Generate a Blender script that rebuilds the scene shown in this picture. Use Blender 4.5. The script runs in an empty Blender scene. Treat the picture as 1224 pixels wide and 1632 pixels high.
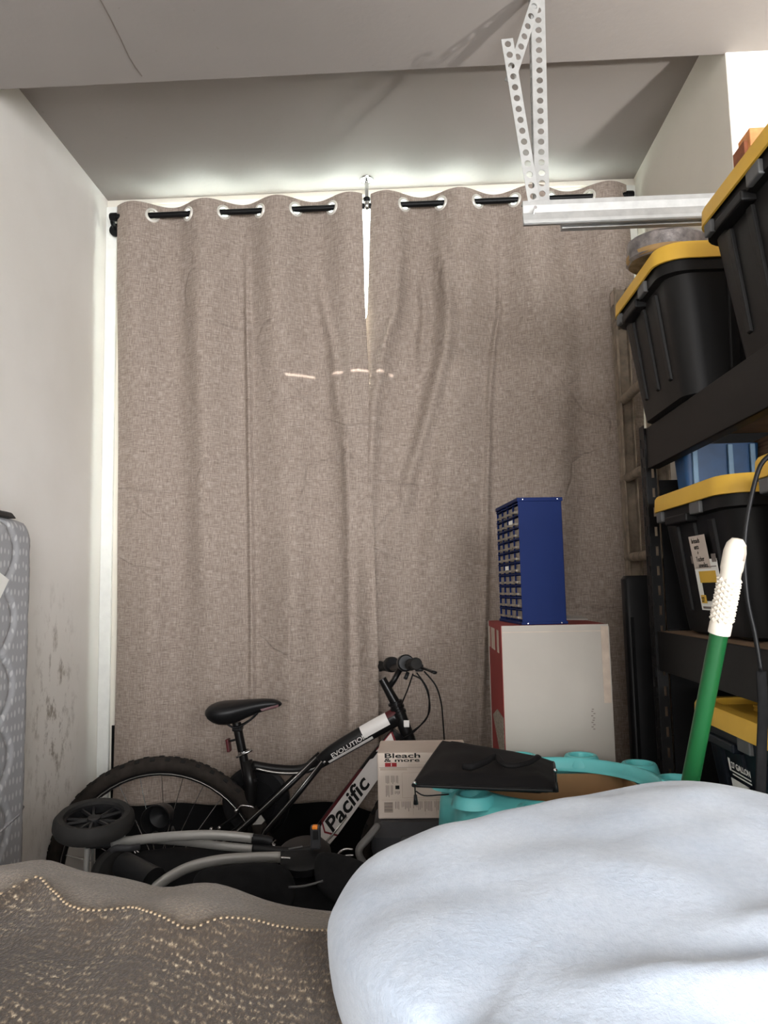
import bpy, math, random
from mathutils import Vector, Matrix, noise
random.seed(7)
V = Vector
PI = math.pi
scene = bpy.context.scene
col = scene.collection

# ------------------------------------------------------------------ camera
F_PX = 1200.0
CAM = V((0.0, 0.0, 1.29))
yaw, pitch, roll = math.radians(2.3), math.radians(5.9), math.radians(1.2)
FWD = V((-math.sin(yaw) * math.cos(pitch), math.cos(yaw) * math.cos(pitch), math.sin(pitch)))
R0 = V((math.cos(yaw), math.sin(yaw), 0))
U0 = R0.cross(FWD)
RGT = R0 * math.cos(roll) - U0 * math.sin(roll)
UPV = U0 * math.cos(roll) + R0 * math.sin(roll)
cd = bpy.data.cameras.new('camera')
cd.sensor_fit = 'VERTICAL'
cd.sensor_height = 36.0
cd.lens = F_PX / 1632 * 36.0
cd.clip_start = 0.02
cam = bpy.data.objects.new('camera', cd)
m = Matrix((RGT, UPV, -FWD)).transposed().to_4x4()
m.translation = CAM
cam.matrix_world = m
col.objects.link(cam)
scene.camera = cam

def P(px, py, Y):
    """point of the place seen in direction (px,py) at depth Y"""
    d = FWD * F_PX + RGT * (px - 612) + UPV * (816 - py)
    return CAM + d * (Y / d.y)

# ------------------------------------------------------------------ light
w = bpy.data.worlds.new('daylight')
scene.world = w
w.use_nodes = True
bg = w.node_tree.nodes['Background']
bg.inputs[0].default_value = (0.86, 0.95, 1.0, 1)
bg.inputs[1].default_value = 2.5

def area(name, loc, target, sx, sy, power, color=(1, 1, 1)):
    l = bpy.data.lights.new(name, 'AREA')
    l.shape = 'RECTANGLE'; l.size = sx; l.size_y = sy
    l.energy = power; l.color = color
    o = bpy.data.objects.new(name, l)
    o.location = loc
    o.rotation_euler = (V(target) - V(loc)).to_track_quat('-Z', 'Y').to_euler()
    col.objects.link(o)
    return o
# fill added behind the viewer, unseen lamp beyond the side opening, sky behind the curtained door
area('garage_door_daylight', (1.70, -2.20, 1.30), (-1.0, 0.35, 1.30), 2.4, 2.0, 475, (0.985, 0.99, 1.0))
area('rear_fill', (-0.15, -4.80, 1.95), (-0.1, 2.0, 1.30), 1.9, 1.4, 145, (0.985, 0.99, 1.0))
area('unseen_side_lamp', (1.95, -0.57, 1.10), (0.4, 2.2, 2.8), 0.09, 0.09, 108, (1.0, 0.96, 0.90))
area('sky_behind_door', (-0.15, 3.45, 2.15), (-0.15, 2.0, 2.25), 1.7, 1.3, 390, (0.88, 1.0, 0.92))
# low sun outside: only slivers of it come through slits added for it in the rear wall
SUN_DROP = 0.062
sl = bpy.data.lights.new('low_sun', 'SUN'); sl.energy = 9.0; sl.angle = math.radians(0.07); sl.color = (1.0, 0.93, 0.86)
so_ = bpy.data.objects.new('low_sun', sl); so_.location = (0, -7, 3)
so_.rotation_euler = V((0, 1, -SUN_DROP)).to_track_quat('-Z', 'Y').to_euler()
col.objects.link(so_)

vs = scene.view_settings
vs.view_transform = 'Standard'
vs.look = 'None'
vs.exposure = 0.0
vs.gamma = 1.0
vs.use_curve_mapping = False

# ------------------------------------------------------------------ materials
def srgb(r, g, b):
    f = lambda c: (c / 255 / 12.92) if c / 255 <= 0.04045 else ((c / 255 + 0.055) / 1.055) ** 2.4
    return (f(r), f(g), f(b), 1)

class NT:
    def __init__(s, mat):
        s.t = mat.node_tree
        s.n = s.t.nodes
        s.bsdf = s.n['Principled BSDF']
    def node(s, t, **kw):
        x = s.n.new(t)
        for k, v in kw.items(): setattr(x, k, v)
        return x
    def link(s, a, b): s.t.links.new(a, b)
    def coord(s, scale=(1, 1, 1), which='Object', rot=(0, 0, 0)):
        tc = s.node('ShaderNodeTexCoord'); mp = s.node('ShaderNodeMapping')
        mp.inputs['Scale'].default_value = scale
        mp.inputs['Rotation'].default_value = rot
        s.link(tc.outputs[which], mp.inputs['Vector'])
        return mp.outputs[0]
    def noise(s, vec, scale, detail=4, rough=0.55, dist=0):
        x = s.node('ShaderNodeTexNoise')
        x.inputs['Scale'].default_value = scale; x.inputs['Detail'].default_value = detail
        x.inputs['Roughness'].default_value = rough; x.inputs['Distortion'].default_value = dist
        s.link(vec, x.inputs['Vector'])
        return x.outputs['Fac']
    def ramp(s, fac, stops):
        r = s.node('ShaderNodeValToRGB')
        e = r.color_ramp.elements
        while len(e) < len(stops): e.new(0.5)
        for i, (p, c) in enumerate(stops):
            e[i].position = p; e[i].color = c if len(c) == 4 else (*c, 1)
        s.link(fac, r.inputs[0])
        return r.outputs[0]
    def mix(s, fac, a, b, blend='MIX'):
        x = s.node('ShaderNodeMix', data_type='RGBA', blend_type=blend)
        for sock, val in ((x.inputs[0], fac), (x.inputs[6], a), (x.inputs[7], b)):
            if hasattr(val, 'links'): s.link(val, sock)
            else: sock.default_value = val
        return x.outputs[2]
    def math(s, op, a, b=None):
        x = s.node('ShaderNodeMath', operation=op)
        for sock, val in ((x.inputs[0], a), (x.inputs[1], b)):
            if val is None: continue
            if hasattr(val, 'links'): s.link(val, sock)
            else: sock.default_value = val
        return x.outputs[0]
    def bump(s, h, strength=0.2, dist=0.01):
        b = s.node('ShaderNodeBump')
        b.inputs['Strength'].default_value = strength; b.inputs['Distance'].default_value = dist
        s.link(h, b.inputs['Height'])
        s.link(b.outputs[0], s.bsdf.inputs['Normal'])
    def color(s, c): s.link(c, s.bsdf.inputs['Base Color'])

def new_mat(name, c, rough=0.6, metal=0.0):
    mt = bpy.data.materials.new(name); mt.use_nodes = True
    b = mt.node_tree.nodes['Principled BSDF']
    b.inputs['Base Color'].default_value = c
    b.inputs['Roughness'].default_value = rough
    b.inputs['Metallic'].default_value = metal
    return mt

M = {}
def simple(key, c, rough=0.6, metal=0.0, var=0.12, scale=30, bump=0.0):
    """plain material with fine mottling in the colour"""
    mt = new_mat(key, c, rough, metal); n = NT(mt)
    n.bsdf.inputs['Specular IOR Level'].default_value = 0.22 if max(c[:3]) < 0.05 else 0.4
    fac = n.noise(n.coord(), scale)
    d = tuple(x * (1 - var) for x in c[:3]) + (1,)
    l = tuple(min(1, x * (1 + var)) for x in c[:3]) + (1,)
    n.color(n.ramp(fac, [(0.3, d), (0.7, l)]))
    if bump: n.bump(n.noise(n.coord(), scale * 6), bump, 0.002)
    M[key] = mt
    return mt

def paint(key, c, dirt=0.06):
    mt = new_mat(key, c, 0.75); n = NT(mt)
    big = n.noise(n.coord(), 2.2, 6)
    base = n.ramp(big, [(0.35, tuple(x * (1 - dirt) for x in c[:3])), (0.65, c)])
    sp = n.noise(n.coord(), 38, 2, 0.5)
    spots = n.ramp(sp, [(0.735, (0, 0, 0, 1)), (0.76, (1, 1, 1, 1))])
    n.color(n.mix(n.math('MULTIPLY', spots, 0.22), base, srgb(120, 112, 100)))
    n.bump(n.noise(n.coord(), 60, 3), 0.12, 0.004)
    M[key] = mt
    return n, base
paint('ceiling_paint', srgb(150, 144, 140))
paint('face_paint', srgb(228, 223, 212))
# left wall: the same paint with scuffs and smears low down
mt = new_mat('wall_paint', srgb(222, 217, 208), 0.7); n = NT(mt)
tc = n.node('ShaderNodeTexCoord'); sep = n.node('ShaderNodeSeparateXYZ')
n.link(tc.outputs['Object'], sep.inputs[0])
base = n.ramp(n.noise(n.coord(), 1.6, 6), [(0.35, srgb(230, 226, 219)), (0.7, srgb(240, 237, 232))])
dy = n.math('ABSOLUTE', n.math('SUBTRACT', sep.outputs[1], 2.52))
my = n.math('SUBTRACT', 1.0, n.math('MULTIPLY', dy, 5.0))
dz = n.math('ABSOLUTE', n.math('SUBTRACT', sep.outputs[2], 0.86))
mz = n.math('SUBTRACT', 1.0, n.math('MULTIPLY', dz, 2.0))
mask = n.math('MULTIPLY', n.math('MAXIMUM', my, 0.0), n.math('MAXIMUM', mz, 0.0))
scf = n.noise(n.coord((1, 26, 14)), 1.0, 6, 0.7)
sc = n.math('MULTIPLY', mask, n.math('MULTIPLY', n.math('MAXIMUM', n.math('SUBTRACT', scf, 0.52), 0.0), 9.0))
n.color(n.mix(n.math('MINIMUM', sc, 0.75), base, srgb(128, 116, 100)))
n.bump(n.noise(n.coord(), 40, 4), 0.12, 0.004)
M['wall_paint'] = mt
simple('floor_concrete', srgb(112, 106, 98), 0.85, var=0.2, scale=6, bump=0.2)

# woven linen of the curtains
mt = new_mat('linen', srgb(150, 130, 114), 0.9); n = NT(mt)
h1 = n.noise(n.coord((35, 1, 420)), 1.0, 4, 0.65)
h2 = n.noise(n.coord((420, 1, 35)), 1.0, 4, 0.65)
slub = n.noise(n.coord((12, 1, 160)), 1.0, 3, 0.6)
slubv = n.noise(n.coord((150, 1, 9)), 1.0, 3, 0.6)
wv = n.math('ADD', n.math('MULTIPLY', n.math('ADD', h1, h2), 0.4), n.math('MULTIPLY', n.math('ADD', slub, slubv), 0.1))
n.color(n.ramp(wv, [(0.33, srgb(88, 77, 69)), (0.48, srgb(139, 125, 115)), (0.63, srgb(186, 173, 162))]))
wr = n.node('ShaderNodeTexVoronoi', feature='DISTANCE_TO_EDGE')
wr.inputs['Scale'].default_value = 3.2
wp = n.node('ShaderNodeMix', data_type='RGBA', blend_type='LINEAR_LIGHT')
wp.inputs[0].default_value = 0.16
co = n.coord((1.0, 0.2, 1.6))
nz = n.node('ShaderNodeTexNoise'); nz.inputs['Scale'].default_value = 2.2; nz.inputs['Detail'].default_value = 3
n.link(co, nz.inputs['Vector']); n.link(co, wp.inputs[6]); n.link(nz.outputs['Color'], wp.inputs[7])
n.link(wp.outputs[2], wr.inputs['Vector'])
cre = n.ramp(wr.outputs['Distance'], [(0.0, (0, 0, 0, 1)), (0.035, (1, 1, 1, 1))])
crm = n.ramp(n.noise(n.coord(), 1.9, 2), [(0.5, (1, 1, 1, 1)), (0.62, (0, 0, 0, 1))])
crease = n.math('MAXIMUM', cre, crm)
hh = n.math('ADD', n.math('MULTIPLY', wv, 0.10), crease)
n.bump(hh, 0.55, 0.008)
tr = n.node('ShaderNodeBsdfTranslucent'); tr.inputs[0].default_value = srgb(170, 150, 130)
mx = n.node('ShaderNodeMixShader'); mx.inputs[0].default_value = 0.035
n.link(n.bsdf.outputs[0], mx.inputs[1]); n.link(tr.outputs[0], mx.inputs[2])
n.link(mx.outputs[0], n.n['Material Output'].inputs['Surface'])
M['linen'] = mt

simple('black_metal', srgb(18, 18, 19), 0.42, 0.3, 0.1, 40)
simple('black_shelf', srgb(22, 21, 21), 0.5, 0.2, 0.1, 20)
simple('black_plastic', srgb(22, 22, 23), 0.42, 0.0, 0.12, 14)
simple('tote_black', srgb(19, 18, 18), 0.5, 0.0, 0.1, 9, 0.04)
simple('tote_navy', srgb(18, 24, 32), 0.4, 0.0, 0.1, 9)
simple('yellow_plastic', srgb(216, 172, 64), 0.5, 0.0, 0.06, 8)
simple('grey_clip', srgb(84, 84, 84), 0.5)
simple('chrome', srgb(205, 205, 205), 0.22, 1.0, 0.05)
simple('galvanised', srgb(168, 168, 166), 0.42, 0.5, 0.1, 40)
simple('steel_ring', srgb(222, 219, 210), 0.35, 0.4, 0.05)
simple('rubber', srgb(30, 29, 28), 0.8, 0, 0.25, 40, 0.1)
simple('tyre_brown', srgb(44, 39, 35), 0.85, 0, 0.3, 30, 0.15)
simple('black_fabric', srgb(20, 20, 21), 0.92, 0, 0.3, 60, 0.2)
simple('bag_fabric', srgb(20, 19, 20), 0.75, 0, 0.15, 90, 0.1)
simple('frame_black', srgb(22, 21, 21), 0.28, 0.1, 0.1)
simple('frame_white', srgb(214, 210, 206), 0.3, 0, 0.04)
simple('frame_silver', srgb(190, 188, 184), 0.25, 0.7, 0.05)
simple('frame_red', srgb(112, 20, 28), 0.35)
simple('dark_red', srgb(70, 12, 18), 0.35)
simple('ink', srgb(16, 15, 15), 0.6)
simple('stroller_rubber', srgb(40, 39, 38), 0.7, 0, 0.2, 40, 0.1)
simple('orange', srgb(225, 130, 40), 0.4)
simple('stroller_grey', srgb(150, 148, 144), 0.4, 0.35, 0.05)
simple('blue_enamel', srgb(4, 27, 78), 0.6, 0.0, 0.06, 6)
M['blue_enamel'].node_tree.nodes['Principled BSDF'].inputs['Specular IOR Level'].default_value = 0.15
simple('blue_plastic', srgb(30, 70, 112), 0.45)
simple('blue_pale', srgb(120, 150, 176), 0.45)
simple('drawer_clear', srgb(122, 114, 102), 0.25, 0, 0.25, 45)
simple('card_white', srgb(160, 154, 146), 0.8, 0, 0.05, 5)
simple('card_red', srgb(132, 40, 38), 0.75, 0, 0.08, 8)
simple('card_brown', srgb(150, 116, 80), 0.85, 0, 0.08, 12)
simple('card_news', srgb(196, 182, 170), 0.85, 0, 0.05, 12)
simple('print_grey', srgb(120, 110, 104), 0.8)
simple('print_tan', srgb(176, 160, 146), 0.8)
simple('label_red', srgb(140, 24, 30), 0.7)
simple('paper', srgb(232, 230, 224), 0.8, 0, 0.03)
simple('photo_mesh', srgb(138, 130, 118), 0.8, 0, 0.6, 160)
simple('turquoise', srgb(98, 188, 188), 0.36, 0, 0.05, 5)
simple('green_pole', srgb(22, 80, 42), 0.32, 0, 0.06, 8)
simple('white_grip', srgb(206, 198, 185), 0.5, 0, 0.03)
simple('ladder_dusty', srgb(132, 119, 104), 0.8, 0, 0.35, 24, 0.2)
simple('tool_grey', srgb(52, 52, 54), 0.45, 0, 0.08)
simple('tool_handle', srgb(104, 102, 100), 0.5, 0, 0.08)
simple('wood_end', srgb(206, 140, 88), 0.8, 0, 0.2, 60)
simple('wood_dark', srgb(128, 76, 50), 0.8, 0, 0.3, 50)
simple('plywood', srgb(120, 96, 72), 0.85, 0, 0.2, 10)
simple('wrap_grey', srgb(112, 106, 104), 0.3, 0.25, 0.55, 45, 0.5)
simple('wrap_tan', srgb(150, 120, 76), 0.6, 0, 0.2, 20)
simple('trim_white', srgb(225, 226, 222), 0.6, 0, 0.04)
simple('matt_black', srgb(14, 14, 15), 0.85)  # even matt black for the kick panel, strip and disc
mt = new_mat('wood_planks', srgb(134, 104, 78), 0.85); n = NT(mt)
n.color(n.ramp(n.noise(n.coord((3, 3, 90)), 1.0, 4, 0.7), [(0.35, srgb(82, 58, 42)), (0.65, srgb(156, 126, 98))]))
M['wood_planks'] = mt
mt = new_mat('glass', (1, 1, 1, 1), 0.02); NT(mt).bsdf.inputs['Transmission Weight'].default_value = 1.0
M['glass'] = mt
# quilted ticking with small pale drops
mt = new_mat('ticking', srgb(150, 152, 156), 0.7); n = NT(mt)
vo = n.node('ShaderNodeTexVoronoi', feature='F1'); vo.inputs['Scale'].default_value = 1.0
vo.inputs['Randomness'].default_value = 0.25
n.link(n.coord((1, 58, 30)), vo.inputs['Vector'])
dr = n.ramp(vo.outputs['Distance'], [(0.2, (1, 1, 1, 1)), (0.3, (0, 0, 0, 1))])
n.color(n.mix(n.math('MULTIPLY', dr, 0.7), srgb(156, 156, 158), srgb(200, 200, 200)))
n.bump(n.noise(n.coord(), 300, 2), 0.1, 0.001)
M['ticking'] = mt
# brown knit throw
mt = new_mat('knit', srgb(92, 78, 66), 0.95); n = NT(mt)
k1 = n.noise(n.coord((320, 170, 260), rot=(0, 0, 0.5)), 1.0, 2, 0.6)
row = n.node('ShaderNodeTexWave', bands_direction='Y'); row.inputs['Scale'].default_value = 30.0
row.inputs['Distortion'].default_value = 2.2; row.inputs['Detail'].default_value = 2.0; row.inputs['Detail Scale'].default_value = 0.8
n.link(n.coord(), row.inputs['Vector'])
k3 = n.noise(n.coord(), 14, 3, 0.6)
dash = n.ramp(k1, [(0.46, (0, 0, 0, 1)), (0.66, (1, 1, 1, 1))])
msk = n.math('MULTIPLY', n.math('ADD', n.math('MULTIPLY', row.outputs['Fac'], 0.75), 0.25), n.ramp(k3, [(0.35, (0.35, 0.35, 0.35, 1)), (0.62, (1, 1, 1, 1))]))
kk = n.math('MULTIPLY', dash, msk)
n.color(n.ramp(kk, [(0.0, srgb(60, 50, 41)), (0.25, srgb(84, 72, 58)), (0.55, srgb(128, 113, 93)), (0.95, srgb(186, 172, 148))]))
n.bump(k1, 0.7, 0.005)
n.bsdf.inputs['Sheen Weight'].default_value = 0.15
M['knit'] = mt
mt = new_mat('knit_back', srgb(122, 106, 92), 0.95); n = NT(mt)
kb = n.noise(n.coord(), 330, 3, 0.7)
n.color(n.ramp(kb, [(0.35, srgb(80, 68, 56)), (0.55, srgb(104, 91, 76)), (0.72, srgb(138, 123, 104))]))
n.bump(kb, 0.6, 0.004)
n.bsdf.inputs['Sheen Weight'].default_value = 0.3
M['knit_back'] = mt
simple('stitch', srgb(150, 132, 108), 0.9)
mt = new_mat('fleece', srgb(206, 214, 226), 0.95); n = NT(mt)
fl = n.noise(n.coord(), 130, 5, 0.7)
f2 = n.noise(n.coord(), 9, 4, 0.6)
n.color(n.mix(0.5, n.ramp(fl, [(0.3, srgb(156, 168, 184)), (0.7, srgb(184, 194, 207))]), n.ramp(f2, [(0.3, srgb(156, 170, 189)), (0.7, srgb(186, 193, 202))])))
n.bump(n.math('ADD', fl, n.math('MULTIPLY', f2, 0.6)), 0.35, 0.005)
n.bsdf.inputs['Sheen Weight'].default_value = 0.35
M['fleece'] = mt

# ------------------------------------------------------------------ mesh helpers
def basis(axis):
    z = V(axis).normalized()
    a = V((0, 0, 1)) if abs(z.z) < 0.9 else V((1, 0, 0))
    x = a.cross(z).normalized()
    return x, z.cross(x), z

def catmull(pts, n=6, closed=False):
    pts = [V(p) for p in pts]
    N = len(pts); out = []
    rng = N if closed else N - 1
    for i in range(rng):
        if closed: a, b, c, d = (pts[(i + k) % N] for k in (-1, 0, 1, 2))
        else: a, b, c, d = pts[max(i - 1, 0)], pts[i], pts[i + 1], pts[min(i + 2, N - 1)]
        for k in range(n):
            t = k / n
            out.append(0.5 * ((2 * b) + (c - a) * t + (2 * a - 5 * b + 4 * c - d) * t * t + (3 * b - a - 3 * c + d) * t ** 3))
    if not closed: out.append(pts[-1])
    return out

def interp(tab, x):
    if x <= tab[0][0]: return tab[0][1]
    for (a, b), (c, d) in zip(tab, tab[1:]):
        if x <= c: return b + (d - b) * (x - a) / (c - a)
    return tab[-1][1]

def sstep(a, b, x):
    t = min(1, max(0, (x - a) / (b - a)))
    return t * t * (3 - 2 * t)

def origin_of(o):
    p = V((0, 0, 0))
    while o is not None:
        p = p + o.location; o = o.parent
    return p

class MB:
    def __init__(s): s.v = []; s.f = []
    def add(s, vs_, fs):
        k = len(s.v)
        s.v += [V(p) for p in vs_]
        s.f += [tuple(i + k for i in f) for f in fs]
        return s
    def box(s, c, size, X=(1, 0, 0), Y=(0, 1, 0), Z=(0, 0, 1)):
        c = V(c); X = V(X) * size[0] / 2; Y = V(Y) * size[1] / 2; Z = V(Z) * size[2] / 2
        vs_ = [c + X * a + Y * b + Z * d for d in (-1, 1) for b in (-1, 1) for a in (-1, 1)]
        return s.add(vs_, [(0, 2, 3, 1), (4, 5, 7, 6), (0, 1, 5, 4), (2, 6, 7, 3), (0, 4, 6, 2), (1, 3, 7, 5)])
    def bounds(s, x0, x1, y0, y1, z0, z1):
        return s.box(((x0 + x1) / 2, (y0 + y1) / 2, (z0 + z1) / 2), (x1 - x0, y1 - y0, z1 - z0))
    def hexa(s, a, b):
        """two quads (4 points each, same winding) joined into a solid"""
        return s.add(list(a) + list(b), [(0, 3, 2, 1), (4, 5, 6, 7)] + [(i, (i + 1) % 4, 4 + (i + 1) % 4, 4 + i) for i in range(4)])
    def loft(s, rings, cap0=True, cap1=True, closed=True):
        k = len(s.v); n_ = len(rings[0])
        for r in rings: s.v += [V(p) for p in r]
        for i in range(len(rings) - 1):
            for j in range(n_ if closed else n_ - 1):
                a = k + i * n_ + j; b = k + i * n_ + (j + 1) % n_
                s.f.append((a, b, b + n_, a + n_))
        if cap0: s.f.append(tuple(k + j for j in reversed(range(n_))))
        if cap1: s.f.append(tuple(k + (len(rings) - 1) * n_ + j for j in range(n_)))
        return s
    def tube(s, pts, r, n=10, up=None, flat=1.0, cap=True):
        pts = [V(p) for p in pts]
        rr_ = r if isinstance(r, (list, tuple)) else [r] * len(pts)
        rings = []; prev = None
        for i, p in enumerate(pts):
            t = (pts[min(i + 1, len(pts) - 1)] - pts[max(i - 1, 0)]).normalized()
            if prev is None:
                x = V(up) if up else basis(t)[0]
            else: x = prev
            x = (x - t * x.dot(t)).normalized(); prev = x
            y = t.cross(x)
            rings.append([p + (x * math.cos(2 * PI * j / n) + y * flat * math.sin(2 * PI * j / n)) * rr_[i] for j in range(n)])
        return s.loft(rings, cap, cap)
    def cyl(s, a, b, r, n=16, r2=None):
        return s.tube([a, b], [r, r if r2 is None else r2], n)
    def lathe(s, prof, c, axis=(0, 0, 1), n=24, cap0=False, cap1=False):
        x, y, z = basis(axis); c = V(c)
        rings = [[c + z * h + (x * math.cos(2 * PI * j / n) + y * math.sin(2 * PI * j / n)) * r for j in range(n)] for r, h in prof]
        return s.loft(rings, cap0, cap1)
    def torus(s, c, axis, R, r, n=28, k=8, flat=1.0):
        x, y, z = basis(axis); c = V(c); b0 = len(s.v)
        for i in range(n):
            a = 2 * PI * i / n; d = x * math.cos(a) + y * math.sin(a)
            for j in range(k):
                q = 2 * PI * j / k
                s.v.append(c + d * (R + r * math.cos(q)) + z * r * flat * math.sin(q))
        for i in range(n):
            for j in range(k):
                s.f.append((b0 + i * k + j, b0 + ((i + 1) % n) * k + j, b0 + ((i + 1) % n) * k + (j + 1) % k, b0 + i * k + (j + 1) % k))
        return s
    def prism(s, poly, ext):
        ext = V(ext); poly = [V(p) for p in poly]
        return s.loft([poly, [p + ext for p in poly]])
    def grid(s, rows, keep=None):
        k = len(s.v); n_ = len(rows[0])
        for r in rows: s.v += [V(p) for p in r]
        for i in range(len(rows) - 1):
            for j in range(n_ - 1):
                if keep and not keep(i, j): continue
                a = k + i * n_ + j
                s.f.append((a, a + 1, a + n_ + 1, a + n_))
        return s
    def build(s, name, mat, parent=None, smooth=False, bevel=0.0, local=False, segs=2):
        me = bpy.data.meshes.new(name)
        if local: off = V((0, 0, 0))
        elif parent is not None: off = origin_of(parent)
        else:
            xs = [p.x for p in s.v]; ys = [p.y for p in s.v]; zs = [p.z for p in s.v]
            off = V(((min(xs) + max(xs)) / 2, (min(ys) + max(ys)) / 2, min(zs)))
        me.from_pydata([tuple(p - off) for p in s.v], [], s.f)
        me.validate(); me.update()
        import bmesh
        bm = bmesh.new(); bm.from_mesh(me)
        bmesh.ops.recalc_face_normals(bm, faces=bm.faces)
        bm.to_mesh(me); bm.free()
        o = bpy.data.objects.new(name, me)
        me.materials.append(M[mat] if isinstance(mat, str) else mat)
        if smooth:
            for p in me.polygons: p.use_smooth = True
            if smooth == 'auto':
                me.set_sharp_from_angle(angle=math.radians(35))
        if bevel:
            bv = o.modifiers.new('bevel', 'BEVEL'); bv.width = bevel; bv.segments = segs; bv.limit_method = 'ANGLE'
        col.objects.link(o)
        if parent is not None: o.parent = parent
        elif not local: o.location = off
        return o

def tag(o, label=None, cat=None, group=None, kind=None):
    if label: o['label'] = label
    if cat: o['category'] = cat
    if group: o['group'] = group
    if kind: o['kind'] = kind
    return o
def thing(name, label, cat, loc, group=None):
    o = bpy.data.objects.new(name, None)
    o.empty_display_size = 0.05
    o.location = V(loc); col.objects.link(o)
    return tag(o, label, cat, group)
def struct(name, mb, mat, parent=None, **kw):
    o = mb.build(name, mat, parent, **kw)
    o['kind'] = 'structure'
    return o
def copy_tree(o, parent=None):
    c = o.copy(); col.objects.link(c); c.parent = parent
    for ch in list(o.children): copy_tree(ch, c)
    return c
def rr(w_, d_, r, z, n=5, c=(0, 0)):
    out = []
    for k, (sx, sy) in enumerate(((1, 1), (-1, 1), (-1, -1), (1, -1))):
        for i in range(n + 1):
            a = PI / 2 * k + PI / 2 * i / n
            out.append(V((c[0] + sx * (w_ / 2 - r) + r * math.cos(a), c[1] + sy * (d_ / 2 - r) + r * math.sin(a), z)))
    return out
def lettering(name, body, mat, parent, o, xd, yd, size, bold=0.0, shear=0.0, align='LEFT', width=None, local=False):
    cu = bpy.data.curves.new(name, 'FONT')
    cu.body = body; cu.size = 1.0; cu.offset = bold; cu.shear = shear; cu.align_x = align
    cu.resolution_u = 3; cu.extrude = 0.002
    t = bpy.data.objects.new(name, cu); col.objects.link(t)
    dg = bpy.context.evaluated_depsgraph_get()
    me = bpy.data.meshes.new_from_object(t.evaluated_get(dg))
    bpy.data.objects.remove(t); bpy.data.curves.remove(cu)
    xd = V(xd).normalized(); yd = V(yd); yd = (yd - xd * yd.dot(xd)).normalized(); zd = xd.cross(yd)
    sx = size
    if width:
        xs = [v.co.x for v in me.vertices]; sx = width / (max(xs) - min(xs))
    off = V((0, 0, 0)) if local else origin_of(parent)
    for v in me.vertices:
        v.co = V(o) + xd * v.co.x * sx + yd * v.co.y * size + zd * (v.co.z * 0.1) - off
    me.materials.clear(); me.materials.append(M[mat])
    ob = bpy.data.objects.new(name, me); col.objects.link(ob); ob.parent = parent
    return ob
def pillow(outline, normal, Tf, Tb, rings=14, p=2.5, wob=None):
    """plump closed body over a closed outline of 3D points"""
    n_ = len(outline); c = sum(outline, V()) / n_; nn = V(normal).normalized()
    nf = V()
    for i_ in range(n_):
        nf += (outline[i_] - c).cross(outline[(i_ + 1) % n_] - c)
    nf.normalize()
    mb = MB(); R = []
    for side, T in ((1, Tf), (-1, Tb)):
        for i in range(rings + 1):
            a = PI / 2 * i / rings
            s = math.sin(a) if side == 1 else math.cos(a)
            s = max(s, 0.001)
            h = T * (max(0, 1 - s ** p)) ** (1 / p) * side
            ring = []
            for q in outline:
                off_ = (q - c).dot(nf)
                pt = c + ((q - c) - nf * off_) * s + nf * (off_ * s ** 7) + nn * h
                if wob: pt = wob(pt, s, side)
                ring.append(pt)
            if side == -1 and i == 0: continue
            R.append(ring)
    return mb.loft(R, True, True)

# ------------------------------------------------------------------ setting
XL, XR, YB, ZC = -1.2175, 0.905, 2.88, 2.894     # alcove: left wall, right wall, back wall, ceiling
YE, ZN = 2.02, 2.77                            # edge and height of the near ceiling
XRR, YR = 1.75, -5.0                            # near room: right wall, rear wall
floor = struct('floor', MB().bounds(-1.4, XRR + .15, YR, 3.1, -0.1, 0), 'floor_concrete')
wl = MB().bounds(XL - .15, XL, YR, 3.1, 0, 2.95)
me_o = wl.build('wall_left', 'wall_paint', local=True); me_o['kind'] = 'structure'
# rear wall: thin, slits added near the top to throw streaks on the curtain
slit_z = P(540, 595, 2.77).z + SUN_DROP * (2.77 - YR)
slit_x = [(P(a, 592, 2.77).x, P(b, 592, 2.77).x, dz_) for a, b, dz_ in ((455, 499, .003), (528, 546, .006), (560, 588, .007), (600, 612, .0), (620, 626, -.006))]
rw = MB()
rw.bounds(XL, XRR + .15, YR - .01, YR, 0, slit_z - .012); rw.bounds(XL, XRR + .15, YR - .01, YR, slit_z + .016, 2.95)
xx_ = XL
for a, b, dz_ in slit_x:
    rw.bounds(xx_, a, YR - .01, YR, slit_z - .012, slit_z + .016)
    rw.bounds(a, b, YR - .01, YR, slit_z - .012, slit_z + dz_ - .005); rw.bounds(a, b, YR - .01, YR, slit_z + dz_ + .005, slit_z + .016)
    xx_ = b
rw.bounds(xx_, XRR + .15, YR - .01, YR, slit_z - .012, slit_z + .016)
struct('wall_rear', rw, 'ceiling_paint')
struct('wall_alcove_right', MB().bounds(XR, XRR + .15, YE - .01, 3.1, 0, 2.95), 'face_paint', bevel=.003)
# right wall of the near room with an opening (sill to lintel) added to shape the side light
mb = MB()
mb.bounds(XRR, XRR + .02, YR, -.55, 0, 2.95); mb.bounds(XRR, XRR + .02, .45, YE - .01, 0, 2.95)
mb.bounds(XRR, XRR + .02, -.55, .45, 0, 1.267); mb.bounds(XRR, XRR + .02, -.55, .45, 2.3, 2.95)
struct('wall_right', mb, 'ceiling_paint')
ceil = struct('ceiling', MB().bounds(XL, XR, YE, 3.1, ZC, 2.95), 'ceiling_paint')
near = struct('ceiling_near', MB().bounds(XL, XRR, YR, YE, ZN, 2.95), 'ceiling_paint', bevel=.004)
def on_plane_z(px, py, z):
    d = FWD * F_PX + RGT * (px - 612) + UPV * (816 - py)
    return CAM + d * ((z - CAM.z) / d.z)
crack = [on_plane_z(px, py, ZN - .0005) for px, py in ((158, -4), (176, 30), (192, 62), (206, 92), (214, 105), (226, 121))]
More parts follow.
